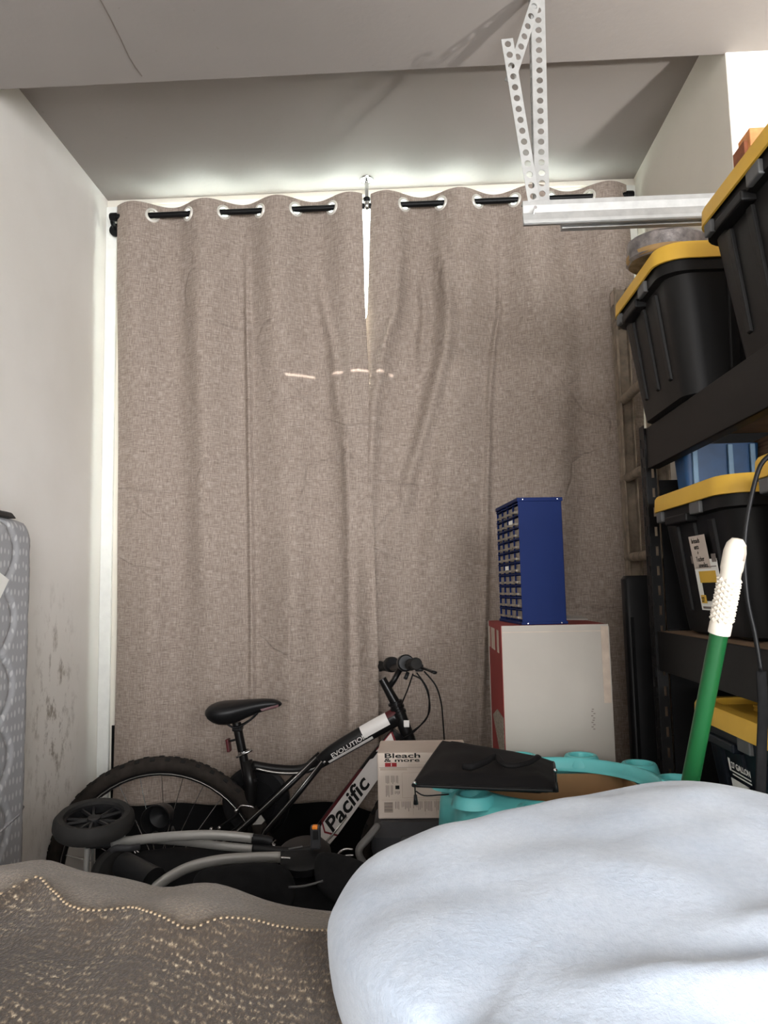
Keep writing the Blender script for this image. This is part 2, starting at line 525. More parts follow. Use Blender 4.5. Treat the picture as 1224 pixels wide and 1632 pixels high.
MB().tube(crack, .0016, 6).build('joint_crack', 'print_grey', near)
# back wall: door frame with glazing above a black kick panel
mb = MB()
mb.bounds(XL, XR, YB, 3.1, 2.875, 2.95); mb.bounds(XL, -1.165, YB, 3.1, .44, 2.875); mb.bounds(-1.165, -1.05, YB, 3.1, .80, 2.875); mb.bounds(.74, XR, YB, 3.1, .80, 2.875)
struct('wall_back', mb, 'face_paint')
door = struct('door_1', MB().bounds(-1.165, XR, 2.875, 2.95, 0, .80).bounds(XL, -1.165, 2.872, 2.95, 0, .44), 'matt_black')
fr = MB()
for x0, x1 in ((-1.05, -1.01), (-.56, -.50), (.30, .36), (.70, .74)): fr.bounds(x0, x1, 2.90, 2.95, .80, 2.875)
fr.bounds(-1.05, .74, 2.898, 2.952, .80, .86); fr.bounds(-1.05, .74, 2.898, 2.952, 2.86, 2.875)
fr.build('door_frame', 'trim_white', door)
for x0, x1 in ((-1.01, -.56), (-.50, .30), (.36, .70)): MB().bounds(x0, x1, 2.92, 2.926, .86, 2.86).build('pane', 'glass', door)
tr_ = MB().bounds(XL, XL + .045, YB - .015, YB, .44, 2.86)
struct('trim_1', tr_, 'trim_white', bevel=.003)
struct('trim_2', MB().bounds(XR - .045, XR, YB - .015, YB, .80, 2.86), 'trim_white', bevel=.003)

# ------------------------------------------------------------------ curtains and rod
YC = 2.80
rodL, rodR = P(182, 346, YC), P(1003, 311, YC)
ZROD = (rodL.z + rodR.z) / 2
Xpx = lambda px, py=330: P(px, py, YC).x
def curtain(name, label, fwd_px, per_px, ledge, redge, zbot_py, folds, seed, overlap, rodphase_n, group):
    x_f = Xpx(fwd_px); per = Xpx(fwd_px + per_px) - x_f
    zt, zb = ZROD + .045, P(600, zbot_py, YC).z
    le = sorted((P(px, py, YC).z, P(px, py, YC).x) for px, py in ledge)
    re = sorted((P(px, py, YC).z, P(px, py, YC).x) for px, py in redge)
    zs = [zt - i * .0035 for i in range(30)]
    while zs[-1] > zb: zs.append(zs[-1] - .012)
    NU = 330
    x0t, x1t = interp(le, zt), interp(re, zt)
    cross = []
    k = -1
    while True:
        cx = x_f + (k + .5) * per / 2 - 0 if False else x_f + (2 * k + 1) * per / 4
        k += 1
        if cx > x1t - .005: break
        if cx > x0t + .005: cross.append(cx)
    A0 = .034
    def yoff(xt, z):
        d = zt - z
        a = A0 * (1 - .45 * sstep(.05, 1.3, d))
        ph = 2 * PI * (xt - x_f) / per
        ph += .55 * sstep(.2, 1.6, d) * math.sin(3.1 * xt + seed)
        y = -a * math.cos(ph)
        g = sstep(.12, .7, d)
        y += g * .022 * noise.noise(V((xt * 3.2, seed * 3.7, z * .55)))
        y += g * .006 * noise.noise(V((xt * 11, seed, z * 1.6)))
        for path, amp, wd in folds:
            if path[0][0] >= z >= path[-1][0]:
                cx_ = interp([(-p[0], p[1]) for p in path], -z)
                L = path[0][0] - path[-1][0]
                e = min(1, (path[0][0] - z) / (L * .2), (z - path[-1][0]) / (L * .2))
                y -= 1.9 * amp * e * math.exp(-((xt - cx_) / wd) ** 2)
        return y
    rows = []
    for z in zs:
        d = zt - z
        xa, xb = interp(le, z), interp(re, z)
        row = []
        for j in range(NU + 1):
            u = j / NU
            xt = x0t + (x1t - x0t) * u
            y = YC + yoff(xt, z) + overlap(u, d)
            row.append(V((xa + (xb - xa) * u, y, z)))
        rows.append(row)
    slope = {}
    def keep(i, j):
        z = (zs[i] + zs[i + 1]) / 2
        if abs(z - ZRODx(rows[i][j].x)) > .03: return True
        x = x0t + (x1t - x0t) * (j + .5) / NU
        for cx in cross:
            dx = (x - cx) * math.sqrt(1 + (A0 * 2 * PI / per) ** 2)
            if dx * dx + (z - ZRODx(cx)) ** 2 < .0205 ** 2: return False
        return True
    root = thing(name, label, 'curtain', (x_f + .35, YC, zb), group)
    mb = MB().grid(rows, keep)
    o = mb.build('fabric', 'linen', root, smooth=True)
    so = o.modifiers.new('thickness', 'SOLIDIFY'); so.thickness = .0016
    for cx in cross:
        s = math.sin(2 * PI * (cx - x_f) / per) * A0 * 2 * PI / per
        nrm = V((-s, 1, 0)).normalized()
        z = ZRODx(cx)
        mg = MB().lathe([(.0195, -.0035), (.0215, -.006), (.027, -.005), (.0295, -.002), (.0295, .002), (.027, .005), (.0215, .006), (.0195, .0035), (.0195, -.0035)], (cx, YC + overlap((cx - x0t) / (x1t - x0t), 0), z), nrm, 28)
        mg.build('grommet', 'steel_ring', root, smooth=True)
    return root
def ZRODx(x): return rodL.z + (rodR.z - rodL.z) * (x - rodL.x) / (rodR.x - rodL.x)
def path(*pts): return [(P(px, py, YC).z, P(px, py, YC).x) for px, py in pts]
foldsL = [(path((390, 350), (391, 600), (390, 900), (389, 1250)), .012, .012),
          (path((318, 420), (322, 700), (318, 1000)), .014, .05),
          (path((545, 600), (548, 800), (546, 1270)), .012, .02),
          (path((500, 420), (528, 560), (536, 700)), .008, .02),
          (path((470, 800), (462, 1000), (460, 1270)), .012, .05),
          (path((250, 700), (240, 900), (236, 1240)), .010, .04)]
foldsR = [(path((798, 350), (799, 600), (802, 900), (806, 1240)), .010, .011),
          (path((640, 350), (639, 600), (630, 900)), .013, .022),
          (path((700, 370), (728, 560), (716, 650), (690, 760), (676, 860)), .022, .028),
          (path((672, 420), (690, 540), (700, 600)), .012, .018),
          (path((900, 400), (905, 700), (900, 1000)), .014, .06),
          (path((650, 800), (648, 1000), (655, 1200)), .010, .03),
          (path((750, 640), (735, 800), (700, 1000)), .008, .03)]
def ovL(u, d): return -.035 * sstep(.80, 1.0, u) * sstep(.45, 1.0, d) - .07 * sstep(.9, 1.0, u) * sstep(1.2, 1.65, d)
def ovR(u, d): return .03 * (1 - sstep(0, .1, u)) * sstep(.3, .7, d)
curtain('curtain', 'left taupe linen grommet curtain panel hanging over the bicycle saddle', 215, 113.3,
        [(187, 330), (186, 700), (183, 1000), (177, 1280)], [(578, 330), (582, 480), (588, 600), (595, 780), (602, 950), (606, 1060), (607, 1290)],
        1275, foldsL, 1.3, ovL, 4, 'linen curtains on the black rod')
curtain('curtain', 'right taupe linen grommet curtain panel hanging behind the blue drawer cabinet', 615, 117.0,
        [(591, 330), (588, 430), (585, 500), (566, 560), (552, 650), (550, 1280)], [(1000, 318), (1011, 430), (1027, 640), (1034, 900), (1036, 1280)],
        1275, foldsR, 4.1, ovR, 4, 'linen curtains on the black rod')
rod = thing('curtain_rod', 'black metal curtain rod with ceiling post spanning the alcove', 'curtain rod', ((rodL + rodR) / 2))
MB().cyl(rodL, rodR, .0115, 18).build('rod', 'black_metal', rod, smooth='auto')
for e, s in ((rodL, -1), (rodR, 1)):
    mb = MB().lathe([(0.0, -.014), (.013, -.014), (.0165, -.01), (.0165, .012), (.014, .016), (0, .016)], e, (s, 0, 0), 18)
    mb.build('end_cap', 'black_metal', rod, smooth='auto')
elb = catmull([rodL + V((-.006, 0, 0)), rodL + V((-.012, .02, -.02)), rodL + V((-.012, .10, -.028)), V((rodL.x - .012, YB - .022, rodL.z - .03))], 5)
b_ = MB().tube(elb, .009, 10).build('bracket', 'black_metal', rod, smooth=True)
MB().lathe([(0, -.008), (.026, -.008), (.026, 0), (.02, .004), (0, .004)], (rodL.x - .012, YB - .028, rodL.z - .03), (0, 1, 0), 18).build('wall_plate', 'black_metal', b_, smooth='auto')
elb = catmull([rodR + V((-.006, 0, 0)), rodR + V((0, .03, -.004)), V((rodR.x, YB - .022, rodR.z - .006))], 5)
b_ = MB().tube(elb, .009, 10).build('bracket', 'black_metal', rod, smooth=True)
MB().lathe([(0, -.008), (.024, -.008), (.024, 0), (.018, .004), (0, .004)], (rodR.x, YB - .028, rodR.z - .006), (0, 1, 0), 18).build('wall_plate', 'black_metal', b_, smooth='auto')
cx = Xpx(585); cz = ZRODx(cx)
post = MB().lathe([(.0, 0), (.0075, 0), (.0075, ZC - cz - .012), (.0, ZC - cz - .012)], (cx, YC, cz), (0, 0, 1), 14).build('ceiling_post', 'chrome', rod, smooth='auto')
MB().lathe([(.0, 0), (.007, .0), (.026, .006), (.028, .012), (0, .012)], (cx, YC, ZC - .012), (0, 0, 1), 22).build('flange', 'chrome', post, smooth='auto')
MB().torus((cx, YC, cz), (1, 0, 0), .0165, .006, 24, 8, 1.6).build('support_ring', 'chrome', rod, smooth=True)
MB().lathe([(0, 0), (.012, 0), (.014, .006), (.014, .014), (.008, .02), (0, .02)], (cx, YC, cz + .018), (0, 0, 1), 18).build('collar', 'black_metal', post, smooth='auto')

# ------------------------------------------------------------------ hanging track with perforated angles
YT = 1.735
def perforated(A, B, wdir, width, thick_dir, pitch=.0262, hole=.0078, thick=.002):
    """strip from A to B with a row of punched holes"""
    A = V(A); B = V(B); t = (B - A).normalized(); L = (B - A).length
    wd = V(wdir); wd = (wd - t * wd.dot(t)).normalized(); nd = t.cross(wd)
    cnt = max(1, int(L / pitch)); step = L / cnt
    mb = MB(); K = 16
    for i in range(cnt):
        c = A + t * (i + .5) * step
        ring_h = [c + (t * math.cos(2 * PI * k / K) + wd * math.sin(2 * PI * k / K)) * hole for k in range(K)]
        ring_o = []
        for k in range(K):
            a = 2 * PI * k / K; ca, sa = math.cos(a), math.sin(a)
            sc_ = 1 / max(abs(ca), abs(sa))
            ring_o.append(c + t * ca * sc_ * step / 2 + wd * sa * sc_ * width / 2)
        for s in (1, -1):
            oo = [p + nd * s * thick / 2 for p in ring_o]; hh_ = [p + nd * s * thick / 2 for p in ring_h]
            mb.add(oo + hh_, [(k, (k + 1) % K, K + (k + 1) % K, K + k) for k in range(K)])
        mb.add([p + nd * thick / 2 for p in ring_h] + [p - nd * thick / 2 for p in ring_h], [(k, (k + 1) % K, K + (k + 1) % K, K + k) for k in range(K)])
    for s in (1, -1):
        e = wd * width / 2 * s
        mb.add([A + e + nd * thick / 2, B + e + nd * thick / 2, B + e - nd * thick / 2, A + e - nd * thick / 2], [(0, 1, 2, 3)])
    return mb
tA = P(833, 341, YT)
trk = thing('door_track', 'galvanised metal door track hung on perforated angle brackets', 'door track', tA)
xe = 1.74
ty, tz = YT, tA.z
tend = V((xe, ty, tz))
# channel profile (y,z) swept along X
prof = [(-.006, .030), (.022, .034), (.024, .030), (.002, .024), (.002, -.022), (.004, -.030), (-.012, -.034), (-.016, -.030), (-.006, -.026), (-.006, -.018), (-.004, 0), (-.006, .018)]
mb = MB().loft([[V((x, ty + a, tz + b)) for a, b in prof] for x in (tA.x, xe)])
ch = mb.build('channel', 'galvanised', trk, bevel=.0008)
lo = P(893, 363, YT + .03)
MB().bounds(lo.x, xe, YT + .012, YT + .03, lo.z - .010, lo.z + .016).build('lower_flange', 'galvanised', trk, bevel=.001)
MB().cyl((P(850, 338, YT).x, YT - .03, tz), (P(850, 338, YT).x, YT, tz), .004, 10).build('bolt', 'chrome', ch)
sx = P(864, 312, YT)
mb = perforated((sx.x, YT + .002, tz + .01), (sx.x + .012, YT + .002, ZN), (1, 0, 0), .034, (0, 1, 0))
st = mb.build('vertical_angle', 'galvanised', trk)
perforated((sx.x - .017, YT + .018, tz + .01), (sx.x - .005, YT + .018, ZN), (0, 1, 0), .032, (1, 0, 0)).build('angle_flange', 'galvanised', st)
a0, a1 = P(851, 322, YT - .004), P(808, 62, YT - .03)
st2 = perforated(a0, a1, (1, .1, 0), .029, (0, 1, 0)).build('brace_strap', 'galvanised', trk)
w0, w1 = P(812, 132, YT - .012), P(864, -30, YT + .0)
st3 = perforated(w0, w1, (1, .3, .2), .026, (0, 1, 0)).build('cross_strap', 'galvanised', trk)

# ------------------------------------------------------------------ mattress against the left wall
def mattress():
    y1 = 1.955; x_face = -1.005; z1 = P(30, 833, y1).z; y0 = .35; z0 = .03
    root = thing('mattress', 'grey quilted mattress standing on edge against the left wall', 'mattress', (-1.07, 1.15, 0))
    rows = []
    NY, NZ = 210, 200
    R_ = .07
    for i in range(NZ + 1):
        z = z0 + (z1 - z0) * i / NZ
        row = []
        for j in range(NY + 1):
            y = y0 + (y1 - y0) * j / NY
            # rounded far top corner
            yy, zz = y, z
            lim = y1
            if z > z1 - R_: lim = y1 - R_ + math.sqrt(max(0, R_ * R_ - (z - z1 + R_) ** 2))
            yy = y0 + (lim - y0) * j / NY
            a = (yy / .20); b = (zz / .165)
            wob = .22 * math.sin(2 * PI * b)
            q = abs(((a + wob + (.5 if False else 0)) % 1) - .5) * 2
            q2 = abs(((a - wob + b * 0 + .5 * 0) % 1) - .5) * 2
            s1 = abs(math.sin(PI * (a + .28 * math.sin(PI * b))))
            s2 = abs(math.sin(PI * (a - .28 * math.sin(PI * b))))
            puff = min(1, s1 * 4) * min(1, s2 * 4)
            e = min(1, (lim - yy) / .03, (z1 - z) / .02)
            x = x_face - .010 + .010 * puff ** .5 - .02 * (1 - math.sqrt(max(0, min(1, e))))
            row.append(V((x, yy, zz)))
        rows.append(row)
    MB().grid(rows).build('quilted_face', 'ticking', root, smooth=True)
    body = MB().loft([rr(y1 - y0 - .01, z1 - z0 - .01, .06, 0)] * 1 + [rr(y1 - y0 - .01, z1 - z0 - .01, .06, 1)])
    cy, cz_ = (y0 + y1) / 2, (z0 + z1) / 2
    vv = [V((XL + .004 + (x_face - .022 - XL - .004) * p.z, cy + p.x, cz_ + p.y)) for p in body.v]
    b2 = MB(); b2.v = vv; b2.f = body.f
    b2.build('core', 'ticking', root, smooth='auto')
    pts = []
    MB().tube([V((x_face - .006, y0, .46)), V((x_face - .002, y1 - .05, P(30, 1290, y1).z)), V((x_face - .012, y1 - .005, P(36, 1285, y1).z))], .004, 8).build('seam_piping', 'ticking', root, smooth=True)
    return y1, x_face, z1
my1, mxf, mz1 = mattress()
hk = P(6, 824, my1 - .06)
mb = MB().prism([V((mxf - .10, my1 - .36, mz1 + .001)), V((mxf - .004, my1 - .36, mz1 + .001)), V((mxf - .016, my1 - .36, mz1 + .016)), V((mxf - .03, my1 - .36, mz1 + .02)), V((mxf - .10, my1 - .36, mz1 + .02))], (0, .27, 0))
tag(mb.build('corner_guard', 'black_plastic', bevel=.003), 'black plastic corner guard on the top edge of the mattress', 'guard')
pa = [P(-30, 905, 1.88), P(-4, 911, 1.9), P(15, 924, 1.9), P(2, 952, 1.9), P(-40, 975, 1.88)]
ppx = mxf + .004
poly = []
for px, py in ((-40, 905), (-4, 910), (14, 924), (0, 953), (-40, 985)):
    d = FWD * F_PX + RGT * (px - 612) + UPV * (816 - py)
    poly.append(CAM + d * (ppx / d.x))
tag(MB().prism(poly, (.0012, 0, 0)).build('paper_tag', 'paper'), 'white paper sheet stuck on the grey mattress', 'paper')

# ------------------------------------------------------------------ shelving with totes on the right
SX0, SX1, SY0, SY1 = .60, 1.21, .74, 1.985
shelf = thing('storage_shelf', 'black steel shelving unit holding yellow lidded totes', 'shelf', (.9, 1.36, 0))
def slotted_post(x, y, sx_, sy_):
    ztop = 1.70
    o = MB().bounds(min(x, x + sx_ * .003), max(x, x + sx_ * .003), min(y, y + sy_ * .038), max(y, y + sy_ * .038), 0, ztop)
    o.bounds(min(x, x + sx_ * .038), max(x, x + sx_ * .038), min(y, y + sy_ * .003), max(y, y + sy_ * .003), 0, ztop)
    return o
def slot_face(u0, u1, z0, z1, fn, sl_w=.007, pitch=.051, rows=2):
    """plate with staggered keyhole slots; fn maps (u,z) to a point"""
    mb = MB(); W = u1 - u0
    colw = W / rows
    for r in range(rows):
        ca = u0 + colw * r; cb = ca + colw; cm = (ca + cb) / 2
        z = z0 + (pitch / 2 if r else 0)
        last = z0
        def quad(a, b, c, d): mb.add([fn(a, c), fn(b, c), fn(b, d), fn(a, d)], [(0, 1, 2, 3)])
        while z + pitch < z1:
            quad(ca, cb, last, z + .012)
            quad(ca, cm - sl_w / 2, z + .012, z + .036); quad(cm + sl_w / 2, cb, z + .012, z + .036)
            last = z + .036; z += pitch
        quad(ca, cb, last, z1)
    return mb
for (x, sxn) in ((SX0, 1), (SX1, -1)):
    for (y, syn) in ((SY1, -1), (SY0, 1)):
        mb = slot_face(0, .038, 0, 1.70, lambda u, z, x=x, y=y, s=syn: V((x, y + s * u, z)))
        k = slot_face(0, .038, 0, 1.70, lambda u, z, x=x, y=y, s=sxn: V((x + s * u, y, z)))
        mb.add(k.v, k.f)
        o = mb.build('post', 'black_shelf', shelf)
        so = o.modifiers.new('thickness', 'SOLIDIFY'); so.thickness = .002; so.offset = 0
ZD = [(.10, .07), (.70, .10), (1.172, .097), (1.69, .105)]
for zt_, h_ in ZD:
    MB().bounds(SX0 + .02, SX1 - .02, SY0 + .02, SY1 - .02, zt_ - .014, zt_ - .001).build('deck', 'plywood', shelf)
    for x in (SX0 + .004, SX1 - .010):
        # folded beam: face plus inward lips
        b = MB().bounds(x, x + .006, SY0 + .01, SY1 - .04, zt_ - h_, zt_ + .0005)
        s = 1 if x < .9 else -1
        b.bounds(min(x, x + s * .03), max(x + .006, x + s * .03), SY0 + .01, SY1 - .04, zt_ - h_, zt_ - h_ + .004)
        b.build('beam', 'black_shelf', shelf, bevel=.0015)
    for y in (SY0 + .006, SY1 - .012):
        MB().bounds(SX0 + .04, SX1 - .04, y, y + .006, zt_ - h_ * .7, zt_ + .004).build('end_beam', 'black_shelf', shelf, bevel=.0015)

MB().bounds(SX0 + .042, SX1 - .042, SY1 - .006, SY1 - .003, .02, 1.56).build('dark_backing', 'matt_black', shelf)  # sheet added so the gaps around the totes turn dark
def make_tote(body_mat='tote_black'):
    r = bpy.data.objects.new('storage_tote', None); col.objects.link(r); r.empty_display_size = .05
    Lx, Wy = .72, .455
    ring = lambda l, w_, rad, z: rr(l, w_, rad, z, 6)
    mb = MB().loft([ring(.58, .34, .05, .0), ring(.605, .365, .05, .006), ring(.612, .372, .05, .03), ring(.668, .425, .055, .262), ring(.70, .44, .06, .266), ring(.70, .44, .06, .300)], True, True)
    mb.build('body', body_mat, r, smooth='auto', local=True)
    def half(z): t = (z - .03) / .232; return (.306 + .028 * t, .186 + .0265 * t)
    # raised flutes on the long and short sides
    for s in (-1, 1):
        for yy in (-.115, -.02, .075) if False else (-.10, .0, .10):
            a, b = half(.05), half(.25)
            MB().hexa([V((s * (a[0] - .004), yy - .011, .05)), V((s * (a[0] + .006), yy - .009, .055)), V((s * (a[0] + .006), yy + .009, .055)), V((s * (a[0] - .004), yy + .011, .05))],
                      [V((s * (b[0] - .004), yy - .014, .25)), V((s * (b[0] + .007), yy - .012, .25)), V((s * (b[0] + .007), yy + .012, .25)), V((s * (b[0] - .004), yy + .014, .25))]).build('flute', body_mat, r, local=True, bevel=.002)
        for xx in (-.2, -.07, .07, .2):
            a, b = half(.05), half(.25)
            MB().hexa([V((xx - .011, s * (a[1] - .004), .05)), V((xx - .009, s * (a[1] + .006), .055)), V((xx + .009, s * (a[1] + .006), .055)), V((xx + .011, s * (a[1] - .004), .05))],
                      [V((xx - .014, s * (b[1] - .004), .25)), V((xx - .012, s * (b[1] + .007), .25)), V((xx + .012, s * (b[1] + .007), .25)), V((xx + .014, s * (b[1] - .004), .25))]).build('flute', body_mat, r, local=True, bevel=.002)
        MB().box((s * .352, -.07, .277), (.012, .055, .026)).build('latch', 'grey_clip', r, local=True, bevel=.003)
        MB().box((s * .352, .15, .277), (.012, .035, .026)).build('latch', 'grey_clip', r, local=True, bevel=.003)
        MB().box((s * .345, .04, .262), (.03, .13, .02)).build('grip_lip', body_mat, r, local=True, bevel=.004)
    lid = MB().loft([ring(.712, .45, .065, .290), ring(.72, .456, .066, .291), ring(.716, .453, .066, .322), ring(.706, .445, .062, .329), ring(.65, .39, .05, .330), ring(.635, .375, .045, .316), ring(.52, .27, .04, .316), ring(.50, .25, .035, .326)], False, True)
    lo_ = lid.build('lid', 'yellow_plastic', r, smooth='auto', local=True)
    for xx in (-.21, 0, .21):
        MB().box((xx, 0, .329), (.12, .16, .006)).build('lid_rib', 'yellow_plastic', lo_, local=True, bevel=.002)
    return r
tote = make_tote()
tote_navy = None
spots = [
    (.895, 1.770, 1.692, 'black tote with yellow lid at far end of the top shelf', 0.0),
    (.935, 1.280, 1.692, 'nearer black tote with yellow lid on the top shelf, under the wood blocks', .0),
    (.955, 1.708, 1.174, 'black tote with yellow lid and taped handwritten label on the middle shelf', .02),
    (.945, 1.130, 1.174, 'nearer black tote on middle shelf, right of the labelled tote', .0),
]
totes = []
for i, (x, y, z, lab, rz) in enumerate(spots):
    o = tote if i == 0 else copy_tree(tote)
    o.location = (x, y, z); o.rotation_euler = (0, 0, rz)
    o.scale = (1, .88, 1) if z > 1.6 else (1, 1, 1)
    tag(o, lab, 'tote', 'yellow lidded totes on the shelving'); totes.append(o)
tn = make_tote('tote_navy')
tn.location = (.972, 1.57, .702)
tag(tn, 'navy tote marked 27 gallon with yellow lid on the lower shelf', 'tote', 'yellow lidded totes on the shelving')
tn2 = copy_tree(tn); tn2.location = (.965, 1.055, .702)
tag(tn2, 'nearer navy tote with yellow lid on the lower shelf at the frame edge', 'tote', 'yellow lidded totes on the shelving')
# taped label on the middle tote (its end face leans outward with height)
mt_ = totes[2]
def end_face(t_, y, z): return V((-(.306 + .028 * (z - .03) / .232) - t_, y, z))
def face_card(parent, name, mat, y0, y1, z0, z1, t_=.0085, dy=0):
    a = [end_face(t_, y0, z0), end_face(t_, y1, z0), end_face(t_, y1 + dy, z1), end_face(t_, y0 + dy, z1)]
    return MB().hexa(a, [p + V((-.0008, 0, 0)) for p in a]).build(name, mat, parent, local=True)
up_ = V((-.028 / .232, 0, 1))
cardy0, cardy1 = -.070, .012     # local y: + is the far end
LZ = -.018
def ly(y): return .018 - (.050 - y) * 1.5
def lc(parent, name, mat, y0, y1, z0, z1, t_=.0085, dy=0): return face_card(parent, name, mat, ly(y0), ly(y1), z0 + LZ, z1 + LZ, t_, dy)
cd_ = lc(mt_, 'label_card', 'paper', -.032, .050, .075, .185)
nt = lc(mt_, 'note', 'card_news', -.010, .048, .165, .238, .0095, .004)
lc(cd_, 'picture_lid', 'yellow_plastic', -.022, .036, .135, .160, .0095)
lc(cd_, 'picture_tote', 'ink', -.019, .031, .095, .135, .0095)
lc(cd_, 'badge', 'yellow_plastic', .025, .043, .090, .108, .0102)
lc(cd_, 'barcode', 'print_grey', -.032, -.018, .178, .195, .0095)
lc(cd_, 'barcode', 'print_grey', .048, .056, .178, .195, .0095)
lc(cd_, 'fine_print', 'print_grey', -.028, .043, .078, .083, .0095)
lc(cd_, 'fine_print', 'print_grey', -.028, .043, .168, .170, .0095)
xdir = V((0, -1, 0))
for k, (t_s, yy) in enumerate((('brinads', .042), ('unts', .036), ('+', .028), ('Tucker', .036), ('anvelins', .030))):
    lettering('handwriting', t_s, 'ink', nt, end_face(.0108, ly(yy), .222 + LZ - k * .0135), xdir, up_, .0155, local=True)
lettering('lettering', '27', 'ink', cd_, end_face(.0115, ly(.041), .093 + LZ), xdir, up_, .015, .01, local=True)
# printing on the lower navy tote
pl = face_card(tn, 'printed_mark', 'paper', .046, .054, .205, .230, .0085)
lettering('lettering', '27 GALLON', 'paper', tn, end_face(.0088, .042, .213), xdir, up_, .017, .015, local=True)
for z_ in (.205, .198): face_card(tn, 'printed_line', 'paper', -.045, .042, z_, z_ + .0025, .0085)
for a in ((.042, .054, .06, .190), (-.03, .042, .175, .190), (-.03, -.022, .06, .190), (-.016, -.006, .06, .175)):
    face_card(tn, 'printed_frame', 'paper', a[0], a[1], a[2], a[3], .0085)

# small things kept on the totes and the shelf
zl = 1.692 + .331
mb = MB().lathe([(.052, 0), (.086, .0), (.092, .006), (.092, .046), (.086, .052), (.060, .052), (.052, .046), (.052, 0)], (.605, 1.715, zl + .008), (0.06, -.05, 1), 40)
rl = mb.build('wrapped_roll', 'wrap_grey', smooth='auto')
for v in rl.data.vertices:
    v.co += V((1, 1, .5)) * .006 * noise.noise(v.co * 22)
tag(rl, 'grey film wrapped roll lying on the far top tote', 'roll')
MB().lathe([(.0525, .002), (.089, .002), (.0925, .008), (.0925, .016)], (.605, 1.715, zl + .009), (0.06, -.05, 1), 40).build('tan_core', 'wrap_tan', rl, smooth=True)
for k, (px, ya, hgt, mat, lab) in enumerate(((1203, 1.36, .100, 'wood_end', 'orange-brown chipboard block with holes on the nearer top tote'),
                                             (1182, 1.37, .082, 'wood_dark', 'dark brown wood offcut beside the chipboard block'))):
    c = P(px, 250, ya)
    wd_ = .036 if k == 0 else .011
    o = MB().box((c.x, ya, zl + hgt / 2), (wd_, .05, hgt)).build('wood_block', mat, bevel=.0015)
    tag(o, lab, 'wood block', 'wood blocks on the top tote')
    if k == 0:
        for dx, dz_ in ((-.009, .05), (.005, .052), (-.008, .036), (.009, .028)):
            MB().cyl((c.x + dx, ya - .0256, zl + dz_), (c.x + dx, ya - .02, zl + dz_), .0018, 8).build('drilled_hole', 'ink', o)
zl2 = 1.174 + .331
cr = MB().loft([rr(.165, .07, .012, zl2, 4, (.735, 1.84)), rr(.18, .08, .012, zl2 + .115, 4, (.735, 1.84))]).build('blue_crate', 'blue_plastic', smooth='auto')
tag(cr, 'blue ribbed plastic crate on the middle shelf under the beam', 'crate')
for dx in (-.065, .018, .07):
    MB().box((.735 + dx, 1.797, zl2 + .057), (.012, .008, .11)).build('rib', 'blue_pale', cr, bevel=.002)
o = MB().bounds(.828, .885, 1.74, 1.84, zl2, zl2 + .125).build('plank_stack', 'wood_planks', bevel=.001)
tag(o, 'small stack of brown wood offcuts beside the blue crate', 'wood')
for k in range(5):
    MB().bounds(.827, .886, 1.738, 1.74, zl2 + .004 + k * .024, zl2 + .024 + k * .024).build('plank', 'wood_planks', o, bevel=.001)

cp = [P(px, py, 1.10) for px, py in ((1232, 722), (1212, 742), (1198, 790), (1188, 850), (1187, 905), (1192, 960), (1203, 1010), (1213, 1070))]
cp2 = [P(px, py, 1.10) for px, py in ((1213, 1070), (1216, 1130), (1214, 1190), (1212, 1260), (1208, 1330))]
cd2 = cp2[-1]
cord = MB().tube(catmull(cp + [], 5), .0035, 8).build('hanging_strap', 'black_plastic', smooth=True)
tag(cord, 'black cord and strap hanging down in front of the shelving', 'strap')
MB().tube(catmull(cp2 + [V((cd2.x, 1.12, .45)), V((cd2.x - .01, 1.13, .004))], 5), .0075, 8, up=(1, 0, 0), flat=.35).build('webbing', 'black_fabric', cord, smooth=True)

# ------------------------------------------------------------------ ladder, black board, carton stack
lad = thing('ladder', 'dusty grey extension ladder leaning against the right alcove wall', 'ladder', (.76, 2.6, 0))
xl_ = .775
yf, yn = 2.74, 2.40
ztop = P(990, 462, yf).z
for yy, nm in ((yf, 1), (yn, -1)):
    b = MB().bounds(xl_ - .012, xl_ + .030, yy - .004, yy + .004, .005, ztop)
    b.bounds(xl_ - .016, xl_ - .010, yy - .030, yy + .030, .005, ztop)
    b.bounds(xl_ + .026, xl_ + .032, yy - .030, yy + .030, .005, ztop)
    rl_ = b.build('rail', 'ladder_dusty', lad, bevel=.002)
    for q in (-.026, .020):
        MB().bounds(xl_ - .019, xl_ - .0155, yy + q, yy + q + .006, .005, ztop).build('rail_lip', 'ladder_dusty', rl_, bevel=.001)
z1_ = P(985, 640, yf).z; step_ = .286
k = -7
zz = z1_ + step_
while zz > .1:
    MB().cyl((xl_ - .004, yf + .026, zz), (xl_ - .004, yn - .026, zz), .0165, 14).build('rung', 'ladder_dusty', lad, smooth='auto')
    zz -= step_
MB().bounds(xl_ - .020, xl_ - .0165, yf - .02, yf + .02, ztop - .06, ztop - .01).build('rating_sticker', 'print_tan', lad)

bb0 = P(988, 918, 2.28); bx1 = P(1033, 912, 2.2)
bd = thing('folded_table', 'tall black panel standing between the ladder and shelving', 'panel', (.68, 2.25, 0))
MB().loft([rr(.10, .05, .014, 0.004, 4, (bb0.x + .05, 2.26)), rr(.10, .05, .014, bb0.z - .01, 4, (bb0.x + .05, 2.26)), rr(.085, .04, .012, bb0.z, 4, (bb0.x + .05, 2.26))]).build('panel', 'black_plastic', bd, smooth='auto')
MB().bounds(bb0.x + .012, bb0.x + .02, 2.229, 2.236, .5, bb0.z - .12).build('edge_strip', 'matt_black', bd)

